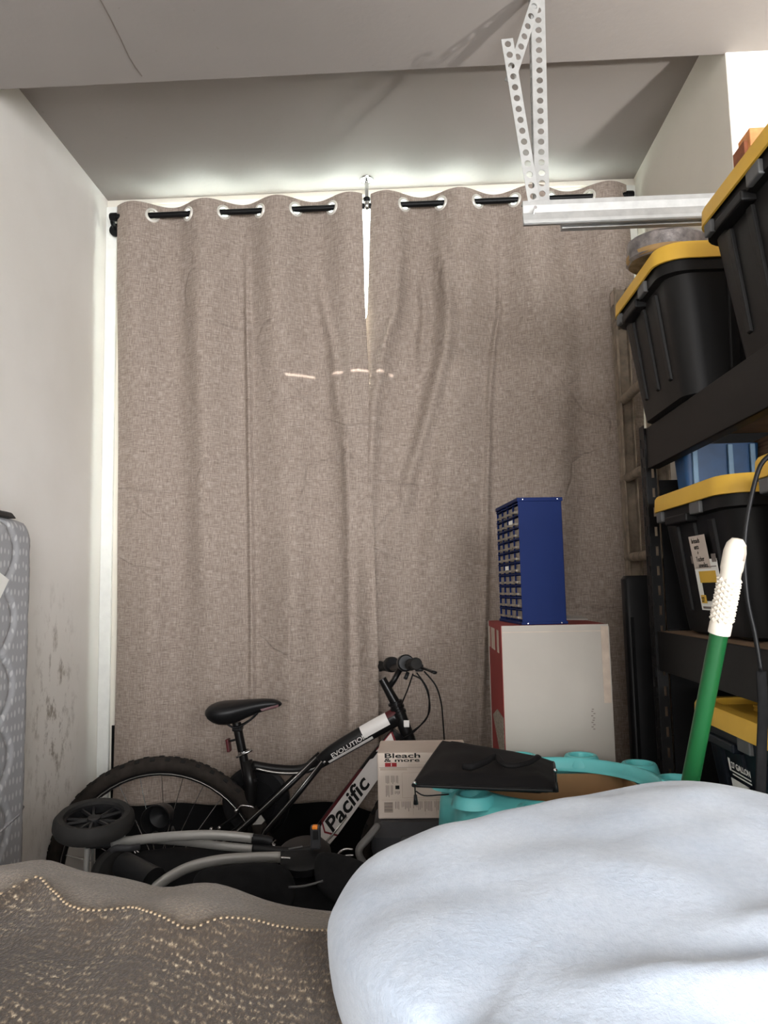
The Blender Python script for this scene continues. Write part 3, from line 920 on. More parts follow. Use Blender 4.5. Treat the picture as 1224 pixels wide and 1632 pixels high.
YBX = 1.99
a = P(799, 1003, YBX); b = P(966, 997, YBX)
bx0, bx1, bz = a.x, b.x + .003, P(880, 996, YBX).z
DB = .34
crt = thing('cardboard_carton', 'white cardboard carton with red printed side under the blue cabinet', 'box', ((bx0 + bx1) / 2, YBX + DB / 2, 0))
MB().bounds(bx0 + .001, bx1, YBX + .001, YBX + DB, 0.002, bz - .002).build('carton_body', 'card_brown', crt)
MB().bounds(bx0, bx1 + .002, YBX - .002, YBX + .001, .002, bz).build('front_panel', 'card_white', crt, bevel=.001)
sd = MB().bounds(bx0 - .0015, bx0 + .001, YBX, YBX + DB, .002, bz).build('red_side', 'card_red', crt)
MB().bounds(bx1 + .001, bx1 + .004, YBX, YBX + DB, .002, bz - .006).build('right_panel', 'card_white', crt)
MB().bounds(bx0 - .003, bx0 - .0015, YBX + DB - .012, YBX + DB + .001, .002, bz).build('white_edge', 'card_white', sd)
MB().prism([V((bx0 - .002, YBX + .005, bz - .40)), V((bx0 - .002, YBX + .005, bz - .235)), V((bx0 - .002, YBX + .15, bz - .235)), V((bx0 - .002, YBX + .28, bz - .27))], (-.0008, 0, 0)).build('printed_picture', 'photo_mesh', sd)
for y0, y1 in ((.06, .10), (.16, .25), (.29, .32)):
    MB().bounds(bx0 - .0025, bx0 - .0014, YBX + y0, YBX + y1, bz - .075, bz - .015).build('printed_block', 'print_tan', sd)
MB().bounds(bx0 + .002, bx1, YBX, YBX + DB, bz - .003, bz).build('top_flap', 'card_red', crt)
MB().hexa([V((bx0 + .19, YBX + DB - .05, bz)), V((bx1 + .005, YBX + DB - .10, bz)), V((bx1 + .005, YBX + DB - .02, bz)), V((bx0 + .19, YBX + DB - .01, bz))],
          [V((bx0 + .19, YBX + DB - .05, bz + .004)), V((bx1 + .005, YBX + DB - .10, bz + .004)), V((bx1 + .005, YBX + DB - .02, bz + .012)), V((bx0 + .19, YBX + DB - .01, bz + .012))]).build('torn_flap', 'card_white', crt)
MB().bounds(bx0 + .002, bx1 - .008, YBX - .0028, YBX - .0015, bz - .018, bz - .016).build('crease', 'print_tan', crt)
MB().bounds(bx1 - .018, bx1 + .001, YBX - .0028, YBX - .0018, bz - .20, bz - .005).build('tape', 'print_tan', crt)
for k in range(10):
    MB().box((bx1 - .045 + random.uniform(-.006, .004), YBX - .0026, bz - .215 - k * .0055), (.005, .0015, .0022)).build('puncture', 'print_grey', crt)

# blue small-parts drawer cabinet
cb = P(833, 994, YBX + .02); cw = .118; cdp = .27; chh = P(822, 795, YBX + .02).z - bz
cabt = bpy.data.objects.new('drawer_cabinet', None); col.objects.link(cabt); cabt.empty_display_size = .05
cabt.location = (cb.x, YBX + .02, bz + .001); cabt.rotation_euler = (0, 0, math.radians(6))
tag(cabt, 'blue metal small parts drawer cabinet standing on the white carton', 'cabinet')
mb = MB().bounds(0, cw, 0, .003, 0, chh); mb.bounds(0, cw, cdp - .003, cdp, 0, chh)
mb.bounds(cw - .003, cw, 0, cdp, 0, chh); mb.bounds(0, cw, 0, cdp, 0, .004); mb.bounds(0, cw, 0, cdp, chh - .004, chh)
mb.build('case', 'blue_enamel', cabt, local=True, bevel=.001)
MB().bounds(-.003, cw + .003, -.0025, cdp + .002, chh - .008, chh + .002).build('top_rim', 'blue_enamel', cabt, local=True, bevel=.001)
MB().bounds(-.003, cw + .003, -.0025, cdp + .002, -.0005, .007).build('bottom_rim', 'blue_enamel', cabt, local=True, bevel=.001)
NR, NC = 10, 4
for r_ in range(NR):
    for c_ in range(NC):
        z0_ = .010 + (chh - .022) / NR * r_; h_ = (chh - .022) / NR
        y0_ = .006 + (cdp - .012) / NC * c_; w_ = (cdp - .012) / NC
        d_ = MB().bounds(.004, cw - .01, y0_ + .003, y0_ + w_ - .003, z0_ + .002, z0_ + h_ - .006).build('drawer', 'drawer_clear', cabt, local=True, bevel=.001)
        MB().bounds(-.005, .004, y0_ + w_ * .3, y0_ + w_ * .7, z0_ + .005, z0_ + .011).build('pull', 'drawer_clear', d_, local=True)
        if (r_, c_) in ((8, 1), (4, 2)):
            MB().bounds(.002, .004, y0_ + .008, y0_ + w_ - .01, z0_ + .012, z0_ + h_ - .008).build('drawer_label', 'paper', d_, local=True)
    MB().bounds(-.002, .02, .002, cdp - .002, z0_ + h_ - .003, z0_ + h_ - .0005).build('shelf_divider', 'blue_enamel', cabt, local=True)
for yy in (cdp / 4 * 1, cdp / 2, cdp / 4 * 3):
    MB().bounds(0, .02, yy - .002, yy + .002, .004, chh - .004).build('upright_divider', 'blue_enamel', cabt, local=True)
for xx, zz in ((.012, chh - .003), (cw - .012, chh - .003), (.014, .003), (cw - .014, .003)):
    MB().cyl((xx, -.0035, zz), (xx, -.002, zz), .0018, 8).build('rivet', 'chrome', cabt, local=True)

# ------------------------------------------------------------------ bicycle
YK = 2.50
def B(px, py, dy=0.0): return P(px, py, YK) + V((0, dy, 0))
bcen = B(256, 1399)
RW = bcen.z - .002
bike = thing('bicycle', 'black, white and red mountain bicycle parked against the curtain', 'bicycle', (bcen.x + .5, YK, 0))
def wheel(nm, c, axis, R):
    x, y, z = basis(axis)
    rim = MB().lathe([(R - .058, -.012), (R - .048, -.013), (R - .044, -.010), (R - .044, .010), (R - .048, .013), (R - .058, .012), (R - .060, 0), (R - .058, -.012)], c, axis, 48).build(nm, 'frame_black', bike, smooth='auto')
    prof = [(R - .024 + .024 * math.cos(a) * 1.0, .024 * math.sin(a)) for a in [2 * PI * k / 14 for k in range(15)]]
    MB().lathe(prof, c, axis, 64).build('tyre', 'tyre_brown', rim, smooth=True)
    kn = MB()
    for i in range(46):
        for s in (-1, 0, 1):
            a = 2 * PI * (i + .5 * (s == 0)) / 46
            d = x * math.cos(a) + y * math.sin(a); t = z.cross(d)
            q = s * .75
            rad = d * math.cos(q) + z * math.sin(q)
            kn.box(c + d * (R - .024) + rad * .0220, (.016, .011, .007), t, rad.cross(t), rad)
    kn.build('tread_blocks', 'rubber', rim)['kind'] = 'stuff'
    MB().torus(c, axis, R - .050, .0022, 48, 6).v
    MB().torus(c - z * .0125, axis, R - .052, .0014, 60, 6).build('rim_stripe', 'frame_silver', rim, smooth=True)
    MB().torus(c + z * .0125, axis, R - .052, .0014, 60, 6).build('rim_stripe', 'frame_silver', rim, smooth=True)
    MB().lathe([(0, -.05), (.012, -.05), (.012, -.034), (.022, -.032), (.022, -.028), (.014, -.024), (.014, .024), (.022, .028), (.022, .032), (.012, .034), (.012, .05), (0, .05)], c, axis, 18).build('hub', 'chrome', rim, smooth='auto')
    sp0 = None
    for i in range(28):
        a = 2 * PI * i / 28; s = 1 if i % 2 else -1
        a2 = a + (.5 if (i // 2) % 2 else -.5)
        p0 = c + (x * math.cos(a2) + y * math.sin(a2)) * .02 + z * .03 * s
        p1 = c + (x * math.cos(a) + y * math.sin(a)) * (R - .058)
        MB().tube([p0, p1], .0013, 5).build('spoke', 'chrome', rim)
    return rim
wheel('rear_wheel', bcen, (0, 1, 0), RW)
fc = V((B(757, 1399).x, YK, RW + .002))
wheel('front_wheel', fc, (0.10, 1, 0), RW)
# frame
seat_t, seat_b = B(377, 1152), B(399, 1262)
MB().tube([seat_t, seat_b], .0145, 14).build('seat_post', 'frame_black', bike, smooth='auto')
sdir = (seat_t - seat_b).normalized()
sc_ = B(388, 1199)
cl = MB().lathe([(.0175, -.006), (.0185, -.005), (.0185, .005), (.0175, .006)], sc_, sdir, 18).build('seat_clamp', 'chrome', bike, smooth='auto')
MB().tube([B(379, 1205, -.019), B(404, 1193, -.021)], .0035, 8).build('quick_release', 'chrome', cl, smooth=True)
MB().tube([B(393, 1212), B(400, 1250), B(398, 1320), B(402, 1395)], [.019, .02, .018, .018], 12).build('seat_tube', 'frame_black', bike, smooth=True)
tt = catmull([B(402, 1220), B(440, 1226), B(476, 1227), B(503, 1218), B(535, 1197), B(590, 1165), B(634, 1141)], 5)
n_ = len(tt)
top = MB().tube(tt, [.016 + .013 * sstep(.35, .75, i / n_) for i in range(n_)], 14, up=(0, 0, 1), flat=.72).build('top_tube', 'frame_black', bike, smooth=True)
MB().tube(catmull([B(410, 1223, -.016), B(440, 1229, -.016), B(476, 1230, -.016), B(503, 1222, -.018), B(520, 1211, -.02)], 5), .0032, 6).build('silver_line', 'frame_silver', top, smooth=True)
def tube_patch(path_, r, flat, a0, a1, steps=8, up=(0, 0, 1), lift=.0008):
    """strip hugging the side of a tube between two angles"""
    rows = []; prev = V(up)
    for i, p in enumerate(path_):
        t = (path_[min(i + 1, len(path_) - 1)] - path_[max(i - 1, 0)]).normalized()
        x = (prev - t * prev.dot(t)).normalized(); prev = x; y = t.cross(x)
        R_ = r[i] + lift
        rows.append([p + (x * math.cos(a) + y * flat * math.sin(a)) * R_ for a in [a0 + (a1 - a0) * k / steps for k in range(steps + 1)]])
    return MB().grid(rows)
rt = [.016 + .013 * sstep(.35, .75, i / n_) for i in range(n_)]
def sub(path_, r, f0, f1):
    i0, i1 = int(f0 * (len(path_) - 1)), int(f1 * (len(path_) - 1))
    return path_[i0:i1 + 1], r[i0:i1 + 1]
a_, b_2 = sub(tt, rt, .83, .94)
SIDE = 1  # which angular side faces the room
def side_angles(path_, up=(0, 0, 1)):
    t = (path_[1] - path_[0]).normalized(); x = (V(up) - t * V(up).dot(t)).normalized(); y = t.cross(x)
    return 1 if y.y < 0 else -1
s_ = side_angles(tt)
tube_patch(a_, b_2, .72, s_ * .15, s_ * 1.9).build('white_patch', 'frame_white', top, smooth=True)
a_, b_2 = sub(tt, rt, .94, 1.0)
tube_patch(a_, b_2, .72, s_ * .15, s_ * 1.2).build('red_patch', 'dark_red', top, smooth=True)
a_, b_2 = sub(tt, rt, .62, .86)
tube_patch(a_, b_2, .72, s_ * 2.1, s_ * 2.5).build('white_line', 'frame_white', top, smooth=True)
e0, e1 = B(531, 1206, -.024), B(586, 1173, -.024)
lettering('lettering', 'EVOLUTION', 'frame_white', top, e0, e1 - e0, V((0, 0, 1)), .020, .01, 0, width=(e1 - e0).length)
d0, d1 = B(512, 1335), B(636, 1168)
dd = (d1 - d0).normalized(); up2 = (V((0, 0, 1)) - dd * dd.z).normalized()
dw = .036
def dring(t, w_=1.0, th=.021):
    p = d0 + (d1 - d0) * t
    return [p + up2 * (dw * w_ * math.copysign(abs(math.cos(a)) ** .6, math.cos(a))) + V((0, 1, 0)) * th * math.copysign(abs(math.sin(a)) ** .6, math.sin(a)) for a in [2 * PI * k / 20 for k in range(20)]]
dt = MB().loft([dring(-.06, .8), dring(0), dring(.3), dring(.7, .95), dring(.86, .85), dring(1.0, .7)]).build('down_tube', 'frame_black', bike, smooth='auto')
def side_poly(pts, t_=.0012, yy=-.0215): return MB().prism([d0 + (d1 - d0) * u + up2 * v * dw + V((0, yy, 0)) for u, v in pts], (0, -t_, 0))
side_poly([(.02, -.86), (.10, -.95), (.80, -.86), (.93, -.12), (.97, .62), (.80, .72), (.10, .72), (.02, .45)]).build('white_panel', 'frame_white', dt)
side_poly([(.10, .72), (.62, .72), (.60, .98), (.12, .98)], .0016).build('red_edge', 'dark_red', dt)
side_poly([(.80, .72), (.97, .62), (.975, .70), (.80, .80)], .002).build('red_line', 'frame_red', dt)
side_poly([(.93, -.12), (.97, .62), (.985, .60), (.945, -.16)], .002).build('red_line', 'frame_red', dt)
side_poly([(.10, -.95), (.115, -.95), (.075, .1), (.115, .72), (.10, .72), (.06, .1)], .002).build('red_line', 'frame_red', dt)
side_poly([(.735, .55), (.80, .55), (.78, .80), (.70, .80)], .002).build('black_flash', 'ink', dt)
tx0 = d0 + dd * .038 - up2 * .021 + V((0, -.0235, 0))
lettering('lettering', 'Pacific', 'ink', dt, tx0, dd, up2, .064, .022, .22, width=.198)
MB().tube([B(506, 1356, -.02), B(530, 1328, -.02), B(554, 1298, -.02)], [.004, .005, .004], 8).build('silver_guard', 'frame_silver', dt, smooth=True)
h0, h1 = B(630, 1120), B(652, 1178)
hd = (h1 - h0).normalized()
MB().tube([h0, h1], .0205, 16).build('head_tube', 'frame_black', bike, smooth='auto')
for q in (0.0, .14, .28): MB().lathe([(.02, -.005), (.0245, -.004), (.0245, .004), (.02, .005)], h0 + hd * q * .12, hd, 18).build('headset_ring', 'frame_black', bike, smooth='auto')
MB().box(h0.lerp(h1, .55) + V((.012, -.019, 0)), (.018, .003, .022)).build('head_badge', 'frame_white', bike, bevel=.001)
MB().tube([B(609, 1082), h0], [.0135, .0165], 14).build('steerer', 'frame_black', bike, smooth='auto')
bar_c = B(640, 1062) + V((0, .0, 0))
MB().tube([B(618, 1098), B(628, 1084), bar_c], [.013, .0115, .0125], 12, flat=.8).build('stem', 'frame_black', bike, smooth=True)
g_far = P(606, 1062, 2.72); g_near = P(663, 1058, 2.24)
bpts = catmull([g_far, g_far.lerp(bar_c, .55) + V((0, 0, -.004)), bar_c, bar_c.lerp(g_near, .45) + V((0, 0, .004)), g_near], 5)
hb = MB().tube(bpts, .0112, 12).build('handlebar', 'frame_black', bike, smooth=True)
for a, b in ((g_near, bar_c), (g_far, bar_c)):
    d = (b - a).normalized()
    g = MB().lathe([(0, -.006), (.0155, -.006), (.0185, 0), (.016, .004), (.0155, .085), (.018, .088), (.018, .092), (0, .092)], a, d, 18).build('grip', 'rubber', hb, smooth='auto')
    MB().lathe([(0, 0), (.022, 0), (.026, .004), (.026, .03), (.022, .036), (0, .036)], a + d * .10 + V((-.012 if a is g_near else .004, 0, .006)), d, 20).build('twist_shifter', 'black_plastic', hb, smooth='auto')
lv0 = P(668, 1064, 2.32)
lvr = MB().tube(catmull([lv0, P(680, 1067, 2.29), P(693, 1072, 2.24)], 4), [.008, .0075, .007, .0065, .006, .0065, .007, .0075, .008][:9], 10, flat=.6).build('brake_lever', 'black_plastic', hb, smooth=True)
MB().box(lv0, (.026, .03, .022)).build('brake_clamp', 'black_plastic', hb, bevel=.005)
MB().tube([P(650, 1072, 2.33), P(646, 1082, 2.32)], .006, 8).build('shift_lever', 'black_plastic', hb, smooth=True)
for cpts in (((658, 1074, 2.32), (650, 1098, 2.36), (640, 1122, 2.44), (637, 1130, 2.478)),
             ((664, 1072, 2.32), (681, 1098, 2.33), (684, 1125, 2.36), (678, 1148, 2.4), (654, 1168, 2.46), (630, 1186, 2.48)),
             ((658, 1076, 2.33), (672, 1084, 2.33), (683, 1110, 2.34), (683, 1138, 2.38), (660, 1166, 2.44), (636, 1180, 2.475)),
             ((676, 1070, 2.31), (694, 1092, 2.30), (703, 1120, 2.32), (706, 1150, 2.36), (708, 1185, 2.42), (706, 1215, 2.46))):
    MB().tube(catmull([P(*c) for c in cpts], 6), .0024, 6).build('cable', 'ink', bike, smooth=True)
ax = V((1, 0, 0))
crown = B(664, 1205)
MB().tube([h1, crown], [.019, .023], 14).build('fork_crown', 'frame_black', bike, smooth='auto')
for s in (-1, 1):
    MB().tube([crown + V((0, s * .0, 0)), crown + V((.008, s * .05, -.01)), crown + V((.03, s * .055, -.06)), fc + V((0, s * .058, 0))], [.018, .019, .018, .012], 12).build('fork_leg', 'frame_black', bike, smooth=True)
MB().tube([B(676, 1196, -.05), B(690, 1205, -.055), B(697, 1222, -.05)], [.012, .015, .01], 10).build('brake_arm', 'black_plastic', bike, smooth=True)
# swing arm
for pts, r_, dy_ in ((((507, 1206), (440, 1270), (372, 1332), (275, 1398)), .0095, -.032), (((516, 1212), (470, 1270), (425, 1322), (400, 1372)), .0095, -.03),
                     (((507, 1206), (440, 1268), (372, 1330), (275, 1396)), .0095, .045)):
    o = MB().tube([B(px, py, dy_) for px, py in pts], r_, 10).build('swing_arm', 'frame_black', bike, smooth=True)
    if dy_ < 0: MB().tube([B(px - 1, py - 3, dy_ - .008) for px, py in pts], .0018, 5).build('silver_line', 'frame_silver', o, smooth=True)
MB().tube([B(402, 1385, -.03), B(330, 1394, -.035), B(262, 1400, -.04)], .009, 8).build('chain_stay', 'frame_black', bike, smooth=True)
bbk = B(440, 1412)
MB().cyl(bbk + V((0, -.045, 0)), bbk + V((0, .045, 0)), .022, 16).build('bottom_bracket', 'frame_black', bike, smooth='auto')
MB().tube([B(402, 1390), bbk, B(512, 1335)], .02, 12).build('lower_link', 'frame_black', bike, smooth=True)
cr = MB().lathe([(.03, -.002), (.09, -.002), (.09, .002), (.03, .002)], bbk + V((0, -.052, 0)), (0, 1, 0), 32).build('chainring', 'chrome', bike)
MB().lathe([(.070, -.010), (.106, -.012), (.115, -.006), (.115, .006), (.106, .012), (.070, .010), (.066, 0), (.070, -.010)], B(402, 1285, .06), (0.1, 1, 0), 40).build('chain_guard', 'black_plastic', bike, smooth='auto')
MB().lathe([(0, -.004), (.072, -.006), (.072, .006), (0, .004)], B(402, 1285, .06), (0.1, 1, 0), 32).build('guard_disc', 'matt_black', bike, smooth='auto')
MB().tube([B(404, 1240), B(398, 1262), B(392, 1278)], [.014, .016, .011], 10).build('shock', 'black_plastic', bike, smooth=True)
MB().tube(catmull([B(470, 1405, -.06), B(512, 1382, -.065), B(538, 1356, -.07)], 4), .009, 8, flat=.6).build('crank_arm', 'chrome', bike, smooth=True)
MB().tube(catmull([B(536, 1362, -.07), B(544, 1347, -.072), B(554, 1341, -.072), B(566, 1342, -.072)], 4), .0042, 8).build('pedal_cage', 'chrome', bike, smooth=True)
MB().tube(catmull([B(542, 1364, -.10), B(550, 1350, -.10), B(558, 1346, -.10), B(568, 1346, -.10)], 4), .0035, 8).build('pedal_cage', 'chrome', bike, smooth=True)
# rear brake and derailleur bits
br = MB().tube(catmull([B(345, 1318, -.05), B(366, 1304, -.05), B(384, 1290, -.05), B(388, 1276, -.05)], 4), .004, 7).build('rear_brake', 'black_metal', bike, smooth=True)
MB().tube(catmull([B(382, 1288, -.052), B(390, 1277, -.054), B(402, 1277, -.054), B(410, 1280, -.05)], 4), .0032, 7).build('brake_spring', 'chrome', br, smooth=True)
for px, py, r_ in ((344, 1313, .006), (357, 1311, .006), (383, 1284, .0055), (346, 1324, .005), (370, 1320, .007), (366, 1326, .006)):
    MB().lathe([(0, -.005), (r_, -.004), (r_, .004), (0, .005)], B(px, py, -.055), (0, 1, 0), 10).build('brake_bolt', 'chrome', br, smooth=True)
MB().tube([B(362, 1324, -.052), B(374, 1318, -.055), B(383, 1317, -.052)], [.004, .006, .004], 8).build('barrel_adjuster', 'chrome', br, smooth=True)
MB().prism([B(408, 1307, -.05), B(416, 1297, -.05), B(421, 1291, -.05), B(427, 1300, -.05), B(422, 1306, -.05)], (0, .003, 0)).build('metal_plate', 'frame_silver', bike)
for k in range(9):
    p = B(422 + random.uniform(0, 26), 1324 + random.uniform(0, 22), -.05)
    q = p + V((random.uniform(-.014, .014), 0, random.uniform(-.012, .012)))
    MB().tube([p, q], .0022, 5).build('derailleur_link', 'chrome', bike)
# saddle
tops = [(328, 1134), (334, 1122), (352, 1117), (378, 1116), (405, 1114), (428, 1113), (442, 1115), (450, 1121)]
bots = [(328, 1136), (334, 1148), (352, 1157), (372, 1155), (398, 1142), (425, 1132), (441, 1129), (449, 1124)]
wids = [.012, .062, .078, .070, .042, .026, .022, .008]
rings = []
for (tx, ty_), (bx_, by_), hw in zip(tops, bots, wids):
    a, b = B(tx, ty_), B(bx_, by_)
    ring = []
    for k in range(20):
        q = 2 * PI * k / 20
        zz = (math.cos(q) + 1) / 2
        pt = b.lerp(a, zz ** .8)
        ring.append(pt + V((0, hw * math.copysign(abs(math.sin(q)) ** .8, math.sin(q)), 0)))
    rings.append(ring)
sad = MB().loft(rings).build('saddle', 'black_plastic', bike, smooth=True)
sb = sad.modifiers.new('smooth', 'SUBSURF'); sb.levels = 1; sb.render_levels = 1
for s in (-1, 1):
    MB().tube(catmull([B(362, 1150, s * .022), B(378, 1158, s * .022), B(398, 1148, s * .02), B(412, 1134, s * .016)], 4), .0035, 7).build('saddle_rail', 'black_metal', sad, smooth=True)
MB().prism([B(418, 1128, -.031), B(446, 1121, -.024), B(446, 1125, -.024), B(420, 1131, -.031)], (0, .004, 0)).build('saddle_decal', 'dark_red', sad)
MB().box(B(379, 1160), (.03, .04, .018)).build('saddle_clamp', 'black_metal', bike, bevel=.004)
rf = MB().box(B(365, 1187, -.005), (.010, .032, .042), X=V((1, 0, .15)).normalized(), Z=V((-.15, 0, 1)).normalized()).build('reflector', 'dark_red', bike, bevel=.003)
MB().tube([B(367, 1181), B(378, 1178)], .004, 6).build('reflector_bracket', 'black_plastic', bike)

# ------------------------------------------------------------------ tool case, printed carton, activity tray, bag
YTb = 1.93
tl = P(597, 1311, YTb); tr2 = P(742, 1306, YTb)
tz1 = tl.z - .002
tb = thing('tool_case', 'dark grey plastic tool case under the newsprint carton', 'tool case', ((tl.x + tr2.x) / 2, YTb + .12, 0))
tx0_, tx1_ = tl.x - .004, tr2.x + .05
tcx, tw_ = (tx0_ + tx1_) / 2, tx1_ - tx0_
MB().loft([rr(tw_ - .03, .22, .02, .003, 4, (tcx, YTb + .11)), rr(tw_ - .012, .235, .02, tz1 - .075, 4, (tcx, YTb + .11))]).build('case_body', 'tool_grey', tb, smooth='auto')
ld = MB().loft([rr(tw_ + .006, .25, .022, tz1 - .072, 4, (tcx, YTb + .11)), rr(tw_ + .012, .256, .022, tz1 - .060, 4, (tcx, YTb + .11)), rr(tw_ + .008, .252, .022, tz1 - .03, 4, (tcx, YTb + .11)), rr(tw_ - .02, .22, .02, tz1 - .012, 4, (tcx, YTb + .11)), rr(tw_ - .04, .20, .02, tz1 - .0, 4, (tcx, YTb + .11))]).build('case_lid', 'tool_grey', tb, smooth='auto')
MB().loft([rr(tw_ * .55, .008, .003, tz1 - .045, 3, (tcx, YTb - .02)), rr(tw_ * .5, .008, .003, tz1 - .026, 3, (tcx, YTb - .018))]).build('lid_panel', 'tool_grey', ld, bevel=.001)
for k, fx in enumerate((.22, .62)):
    l_ = MB().bounds(tx0_ + tw_ * fx, tx0_ + tw_ * fx + .045, YTb - .034, YTb - .014, tz1 - .125, tz1 - .06).build('latch', 'black_plastic', tb, bevel=.003)
    for q in (.006, .022, .038): MB().bounds(tx0_ + tw_ * fx + q - .003, tx0_ + tw_ * fx + q + .003, YTb - .037, YTb - .033, tz1 - .12, tz1 - .065).build('latch_rib', 'tool_grey', l_)
hp = [P(602, 1316, YTb - .02), P(588, 1334, YTb - .04), P(573, 1352, YTb - .05), P(574, 1366, YTb - .05), P(586, 1384, YTb - .045), P(600, 1394, YTb - .03)]
MB().tube(catmull(hp, 5), .015, 10, up=(0, 1, 0), flat=.6).build('side_handle', 'tool_handle', tb, smooth=True)

YN = 1.96
na, nb = P(601, 1203, YN), P(726, 1196, YN)
nz0 = tz1 + .001
nx0, nx1, nz1_ = na.x, nb.x + .03, (na.z + nb.z) / 2
nw = thing('printed_carton', 'small newsprint beige carton with black and red lettering on the tool case', 'box', ((nx0 + nx1) / 2, YN + .08, nz0))
MB().bounds(nx0, nx1, YN, YN + .16, nz0, nz1_).build('carton_body', 'card_news', nw, bevel=.004)
Wn, Hn = nx1 - nx0, nz1_ - nz0
def nq(u0, u1, v0, v1, name, mat, t_=.0006):
    return MB().bounds(nx0 + u0 * Wn, nx0 + u1 * Wn, YN - t_, YN + .0005, nz0 + v0 * Hn, nz0 + v1 * Hn).build(name, mat, nw)
Xp = V((1, 0, 0)); Zp = V((0, 0, 1))
lettering('lettering', 'Bleach', 'ink', nw, (nx0 + .075 * Wn, YN - .0008, nz0 + .925 * Hn), Xp, Zp, .016, .02, 0, width=.09)
lettering('lettering', '& more', 'ink', nw, (nx0 + .075 * Wn, YN - .0008, nz0 + .865 * Hn), Xp, Zp, .012, .02, 0, width=.09)
nq(.085, .215, .79, .85, 'red_mark', 'label_red')
lettering('lettering', '1', 'paper', nw, (nx0 + .145 * Wn, YN - .0012, nz0 + .80 * Hn), Xp, Zp, .010, .02, 0)
nq(.02, .97, .775, .78, 'rule', 'print_grey'); nq(.03, .33, .735, .77, 'tan_band', 'print_tan')
for v in (.86, .82, .80, .76): nq(.34, .66, v - .006, v, 'fine_print', 'print_tan')
nq(.27, .275, .32, .70, 'rule', 'print_tan'); nq(.27, .97, .315, .322, 'rule', 'print_tan'); nq(.04, .97, .285, .29, 'rule', 'print_tan')
nq(.28, .62, .695, .70, 'rule', 'print_tan')
for u in (.09, .105, .12, .15, .165, .18, .205, .22): nq(u, u + .006, .56 - .03 * random.random(), .655, 'fine_print', 'print_grey')
for u in (.09, .105, .12, .145, .16): nq(u, u + .006, .33 + .05 * random.random(), .51, 'fine_print', 'print_grey')
for u in (.19, .205, .22, .235): nq(u, u + .006, .36 + .03 * random.random(), .42, 'fine_print', 'print_grey')
nq(.195, .24, .45, .505, 'small_emblem', 'ink')
nq(.065, .165, .10, .255, 'barcode_field', 'print_tan', .0005)
for k in range(9): nq(.07, .16, .105 + k * .0168, .105 + k * .0168 + (.011 if k % 3 else .006), 'barcode_bar', 'print_grey', .0009)
u = .19
while u < .95:
    if int(u * 100) % 12 > 1: nq(u, u + .006, .11 + .08 * random.random(), .265, 'fine_print', 'print_grey')
    u += .018
for u in (.385, .52, .64, .76): nq(u, u + .004, .06, .29, 'rule', 'print_tan')

# baby activity tray: oval ring with cup recesses, lying on a carton
SCX, SCY, SZ = .305, 1.690, .860
sau = thing('activity_tray', 'turquoise plastic baby activity tray with cup recesses and round opening', 'tray', (SCX, SCY, SZ - .1))
SA, SB = .256, .250
prof = [(1.0, -.085), (1.015, -.083), (1.0, -.03), (.985, -.012), (.95, 0), (.90, .004), (.85, .010), (.82, .018), (.785, .020), (.768, .016), (.760, .002), (.752, -.002), (.748, -.010), (.738, -.010)]
NS = 96
rings = []
for rho, h in prof:
    ring = []
    for j in range(NS):
        a = 2 * PI * j / NS
        bulge = 1 + (.035 * math.cos(10 * a + .6) if rho > .9 else 0)
        ring.append(V((SCX + SA * rho * bulge * math.cos(a), SCY + SB * rho * bulge * math.sin(a), SZ + h)))
    rings.append(ring)
MB().loft(rings, False, False).build('ring_deck', 'turquoise', sau, smooth=True)
for k in range(10):
    a = 2 * PI * k / 10 - .06
    c = V((SCX + SA * .925 * math.cos(a), SCY + SB * .925 * math.sin(a), SZ - .002))
    MB().lathe([(.046, 0), (.043, .010), (.040, .018), (.037, .022), (.031, .023), (.028, .021), (.026, .004), (.0, .003)], c, (0, 0, 1), 26).build('cup_recess', 'turquoise', sau, smooth='auto')
c = V((P(765, 1318, 1.47).x, 1.475, SZ - .045))
MB().lathe([(.052, -.045), (.051, -.01), (.044, .012), (.030, .028), (.014, .036), (0, .038)], c, (0, -.12, 1), 28).build('front_lobe', 'turquoise', sau, smooth=True)
for s in (-1, 1): MB().bounds(c.x - .052 + (s + 1) * .009, c.x - .044 + (s + 1) * .009, c.y - .045, c.y + .02, SZ - .10, SZ - .03).build('clip_slot', 'turquoise', sau, bevel=.002)
cw0, cw1, cy0, cy1, cz1 = SCX - .175, SCX + .175, SCY - .165, SCY + .165, SZ - .012
cs = MB().bounds(cw0, cw1, cy0, cy1, .002, .45).bounds(cw0, cw1, cy0, cy0 + .006, .45, cz1).bounds(cw0, cw1, cy1 - .006, cy1, .45, cz1)
cs = cs.bounds(cw0, cw0 + .006, cy0, cy1, .45, cz1).bounds(cw1 - .006, cw1, cy0, cy1, .45, cz1).build('support_carton', 'card_brown')
tag(cs, 'brown cardboard carton seen through the opening of the turquoise tray', 'box')

bq = [P(660, 1238, 1.52), P(884, 1246, 1.50), P(880, 1204, 1.70), P(706, 1172, 1.86)]
bag = thing('laptop_sleeve', 'black zippered fabric sleeve lying on the turquoise tray', 'sleeve', sum(bq, V()) / 4 - V((0, 0, .04)))
NB = 18
def bag_pt(u, v, top_):
    p = (bq[0] * (1 - u) + bq[1] * u) * (1 - v) + (bq[3] * (1 - u) + bq[2] * u) * v
    e = min(u, 1 - u, v, 1 - v)
    puff = sstep(0, .12, e)
    wr = .004 * noise.noise(V((u * 5, v * 5, 3.1))) * puff
    return p + V((0, 0, (-.012 * (1 - puff) + wr) if top_ else (-.030 + .010 * (1 - puff))))
rt_ = [[bag_pt(i / NB, j / NB, True) for i in range(NB + 1)] for j in range(NB + 1)]
rb_ = [[bag_pt(i / NB, j / NB, False) for i in range(NB + 1)] for j in range(NB + 1)]
